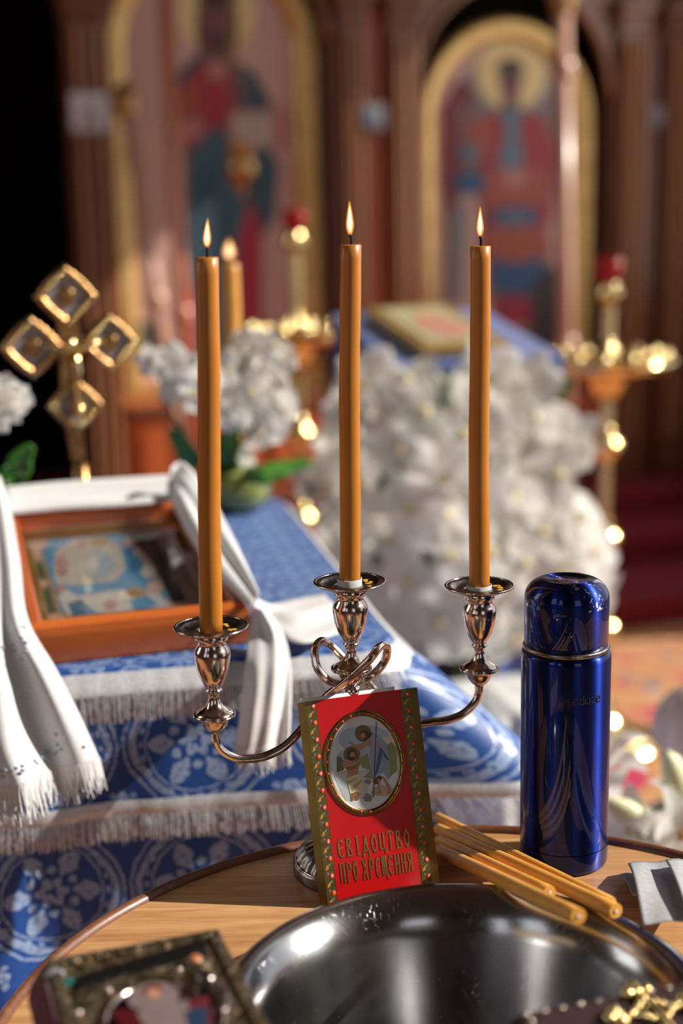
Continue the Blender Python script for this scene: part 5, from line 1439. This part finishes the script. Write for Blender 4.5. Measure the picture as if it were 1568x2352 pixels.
# ================================================================ lilies in a floor vase
lv = thing('lily_bouquet', 'white lilies and pale buds in a floor vase beyond the round table', 'flowers', Vector((atZ(1490, 1900, 1.63).x, atZ(1490, 1900, 1.63).y, .001)))
LI = Matrix.Translation(lv.location).inverted()
MB().lathe([(0, 0), (.06, 0), (.075, .04), (.085, .14), (.075, .20), (.06, .24), (.063, .25), (.057, .25), (.055, .24), (.07, .20), (.079, .14), (.07, .045), (0, .01)], 32).build('vase', M['satin'], lv)
def lily_mesh():
    mb = MB()
    for k in range(6):
        a = k * PI / 3
        def f(u, v, a=a, k=k):
            w = (.20 if k % 2 else .26) * math.sin(PI * min(.98, .12 + .86 * u)) ** .8; y = (v * 2 - 1) * w
            r_ = .10 + .62 * u + .30 * u ** 3; z = 1.05 * u - .75 * u ** 3; z += .10 * abs(v * 2 - 1) * (1 - u)
            return Vector((r_ * math.cos(a) - y * math.sin(a), r_ * math.sin(a) + y * math.cos(a), z))
        mb.grid(f, 8, 4)
    return mb
lo_ = lily_mesh().build('lily_flower', M['petal'], None, recalc=False); LILY = lo_.data; bpy.data.objects.remove(lo_)
st_ = MB()
for k in range(6):
    a = k * PI / 3 + .5
    st_.tube([(0, 0, .1), (.12 * math.cos(a), .12 * math.sin(a), .55), (.2 * math.cos(a), .2 * math.sin(a), .85)], .018, 5).ball((.2 * math.cos(a), .2 * math.sin(a), .87), (.05, .05, .03), 8, 5)
so_ = st_.build('stamens', flat('pollen', (.45, .20, .05), .8)); STAM = so_.data; bpy.data.objects.remove(so_)
bm_ = MB().lathe([(0, 0), (.13, .08), (.20, .35), (.21, .6), (.15, .85), (.05, 1.0), (0, 1.02)], 12, mod=lambda i, a: 1 + .08 * math.cos(3 * a))
bo_ = bm_.build('lily_bud', M['bud']); BUD = bo_.data; bpy.data.objects.remove(bo_)
LZ = 1.62
rs = random.Random(8)
def lily(px, py, Z, d, size, mesh, name):
    p = atZ(px, py, Z)
    b = bpy.data.objects.new(name, mesh); COL.objects.link(b); b.parent = lv
    q = Vector(d).normalized().to_track_quat('Z', 'Y').to_matrix().to_4x4() @ Matrix.Rotation(rs.uniform(0, 6), 4, 'Z')
    b.matrix_local = LI @ Matrix.Translation(p) @ q @ Matrix.Diagonal((size, size, size, 1))
    if mesh is LILY:
        s_ = bpy.data.objects.new('stamens', STAM); COL.objects.link(s_); s_.parent = b
    e = p - lv.location
    MB().tube(cr([Vector((rs.uniform(-.02, .02), rs.uniform(-.02, .02), .22)), Vector((e.x * .5, e.y * .5, .22 + (e.z - .22) * .6)), e], 5), .0035, 7).build('stem', M['stem'], lv)
for a in ((1395, 1880, 1.66, (-.5, -.6, .6), .062), (1392, 1770, 1.72, (-.3, -.3, .9), .060), (1470, 1930, 1.60, (-.3, -.8, .4), .062), (1545, 1925, 1.58, (.2, -.8, .5), .062), (1560, 1870, 1.66, (.5, -.5, .7), .058), (1430, 1975, 1.62, (-.2, -.9, .2), .055), (1510, 1985, 1.56, (.1, -.9, .3), .055), (1400, 1950, 1.70, (-.6, -.5, .3), .055), (1330, 1900, 1.72, (-.5, -.4, .7), .055), (1610, 1950, 1.6, (.4, -.6, .4), .06)): lily(*a, LILY, 'lily_flower')
for a in ((1500, 1895, 1.58, (-.75, -.1, .45), .066), (1575, 1850, 1.60, (-.35, -.1, .95), .072), (1550, 1790, 1.66, (-.1, 0, 1), .03)): lily(*a, BUD, 'lily_bud')
for x, y, dx, dz in ((1500, 1880, .05, .03), (1540, 1960, .03, .05), (1465, 1940, -.04, .04), (1555, 1970, .05, .02), (1420, 1940, -.05, .05)):
    a = atZ(x, y, 1.64) - lv.location
    leafblade(lv, [a - Vector((dx * .4, 0, .06)), a, a + Vector((dx, -.01, dz))], .010, 'leaf', M['leaf'])

# ================================================================ child beyond the lilies
HC = atZ(1600, 1700, 1.98)
HS = .74
foot = Vector((HC.x, HC.y, .001))
pe = thing('person', 'blond child in pale clothes standing beyond the white lilies, seen from behind', 'person', foot, R(200))
hz = HC.z - .001
k_ = hz / .60
def skinned(name, verts, edges, radii, mat, root):
    me = bpy.data.meshes.new(name); me.from_pydata(verts, edges, []); me.materials.append(mat)
    o = bpy.data.objects.new(name, me); COL.objects.link(o); o.parent = root
    md = o.modifiers.new('skin', 'SKIN'); md.use_smooth_shade = True
    for i, r_ in enumerate(radii): me.skin_vertices[0].data[i].radius = (r_, r_ * .9)
    me.skin_vertices[0].data[0].use_root = True
    o.modifiers.new('sub', 'SUBSURF').levels = 2; o.modifiers['sub'].render_levels = 2
    return o
V = [(0, 0, .27), (0, 0, .36), (0, .005, .44), (0, .003, .495), (0, 0, .535), (.055, 0, .26), (.06, -.01, .15), (.058, .0, .05), (.06, -.045, .02), (-.055, 0, .26), (-.06, -.01, .15), (-.058, 0, .05), (-.06, -.045, .02), (.085, 0, .475), (.115, -.01, .39), (.105, -.06, .32), (-.085, 0, .475), (-.115, -.01, .39), (-.105, -.06, .32)]
V = [(x * k_, y * k_, z * k_) for x, y, z in V]
Ed = [(0, 1), (1, 2), (2, 3), (3, 4), (0, 5), (5, 6), (6, 7), (7, 8), (0, 9), (9, 10), (10, 11), (11, 12), (2, 13), (13, 14), (14, 15), (2, 16), (16, 17), (17, 18)]
Rd = [.07, .075, .072, .045, .032, .045, .036, .027, .02, .045, .036, .027, .02, .034, .027, .02, .034, .027, .02]
skinned('body', V, Ed, [r_ * k_ for r_ in Rd], M['cotton'], pe)
hm = MB()
def headf(u, v):
    a, b = 2 * PI * u, PI * v
    x, y, z = math.sin(b) * math.cos(a), math.sin(b) * math.sin(a), math.cos(b)
    w = 1 - .16 * max(0, -z)
    nose = .016 * math.exp(-((math.atan2(x, -y)) / .16) ** 2) * math.exp(-((z + .16) / .16) ** 2) if y < 0 else 0
    brow = .004 * math.exp(-((z - .12) / .08) ** 2) * (1 if y < -.5 else 0)
    return Vector((x * .070 * w, y * .082 * w - nose - brow, z * .092))
hm.grid(headf, 40, 28, closeu=True)
hm.v = [Vector((p.x * HS, p.y * HS, p.z * HS + hz)) for p in hm.v]
hd = hm.build('head', M['skin'], pe, recalc=False)
SCL = Matrix.Translation((0, 0, hz)) @ Matrix.Scale(HS, 4)
for sx in (-1, 1):
    MB().ball((sx * .072, .012, -.022), (.009, .015, .023), 12, 10).ball((sx * .079, .010, -.020), (.005, .009, .015), 10, 8).build('ear', M['skin'], hd, M=SCL)
    MB().ball((sx * .026, -.076, .004), (.010, .006, .006), 12, 8).build('eye', flat('eye_white', (.7, .68, .66), .3), hd, M=SCL)
    MB().ball((sx * .026, -.0815, .004), (.0042, .002, .0046), 10, 6).build('iris', flat('iris_blue', (.08, .14, .22), .3), hd, M=SCL)
MB().ball((0, -.080, -.048), (.016, .005, .006), 12, 8).build('mouth', flat('lips', (.50, .18, .16), .5), hd, M=SCL)
hr = MB()
def hairf(u, v):
    a = 2 * PI * u
    front = max(0, -math.sin(a))
    lim = 2.15 - 1.05 * front ** 1.5 - .25 * abs(math.cos(a)) ** 6 - .35 * (abs(math.cos(a)) ** 8)
    b = lim * v
    x, y, z = math.sin(b) * math.cos(a), math.sin(b) * math.sin(a), math.cos(b)
    r_ = 1.10 + .018 * math.sin(a * 23 + 3 * v) + .010 * math.sin(a * 51)
    return Vector((x * .072 * r_ * HS, y * .083 * r_ * HS, z * .092 * r_ * HS + hz + .002))
hr.grid(hairf, 120, 18, closeu=True).build('hair', M['hair'], hd, recalc=False, solid=.003)
for sx in (-1, 1):                     # hands
    w_ = Vector((sx * .105 * k_, -.06 * k_, .32 * k_))
    h_ = MB().ball(w_ + Vector((0, -.018, -.012)), (.014, .020, .011), 12, 8)
    for j, (fx, ln) in enumerate(((-.010, .020), (-.0035, .024), (.003, .023), (.0095, .018))):
        b0 = w_ + Vector((fx, -.034, -.014)); h_.tube([b0, b0 + Vector((0, -ln * .5, -.003)), b0 + Vector((0, -ln * .85, -.010))], [.0040, .0037, .0028], 8)
    b0 = w_ + Vector((-sx * .012, -.016, -.010)); h_.tube([b0, b0 + Vector((-sx * .008, -.010, -.002)), b0 + Vector((-sx * .010, -.020, -.005))], [.0046, .0042, .003], 8)
    h_.build('hand', M['skin'], pe)
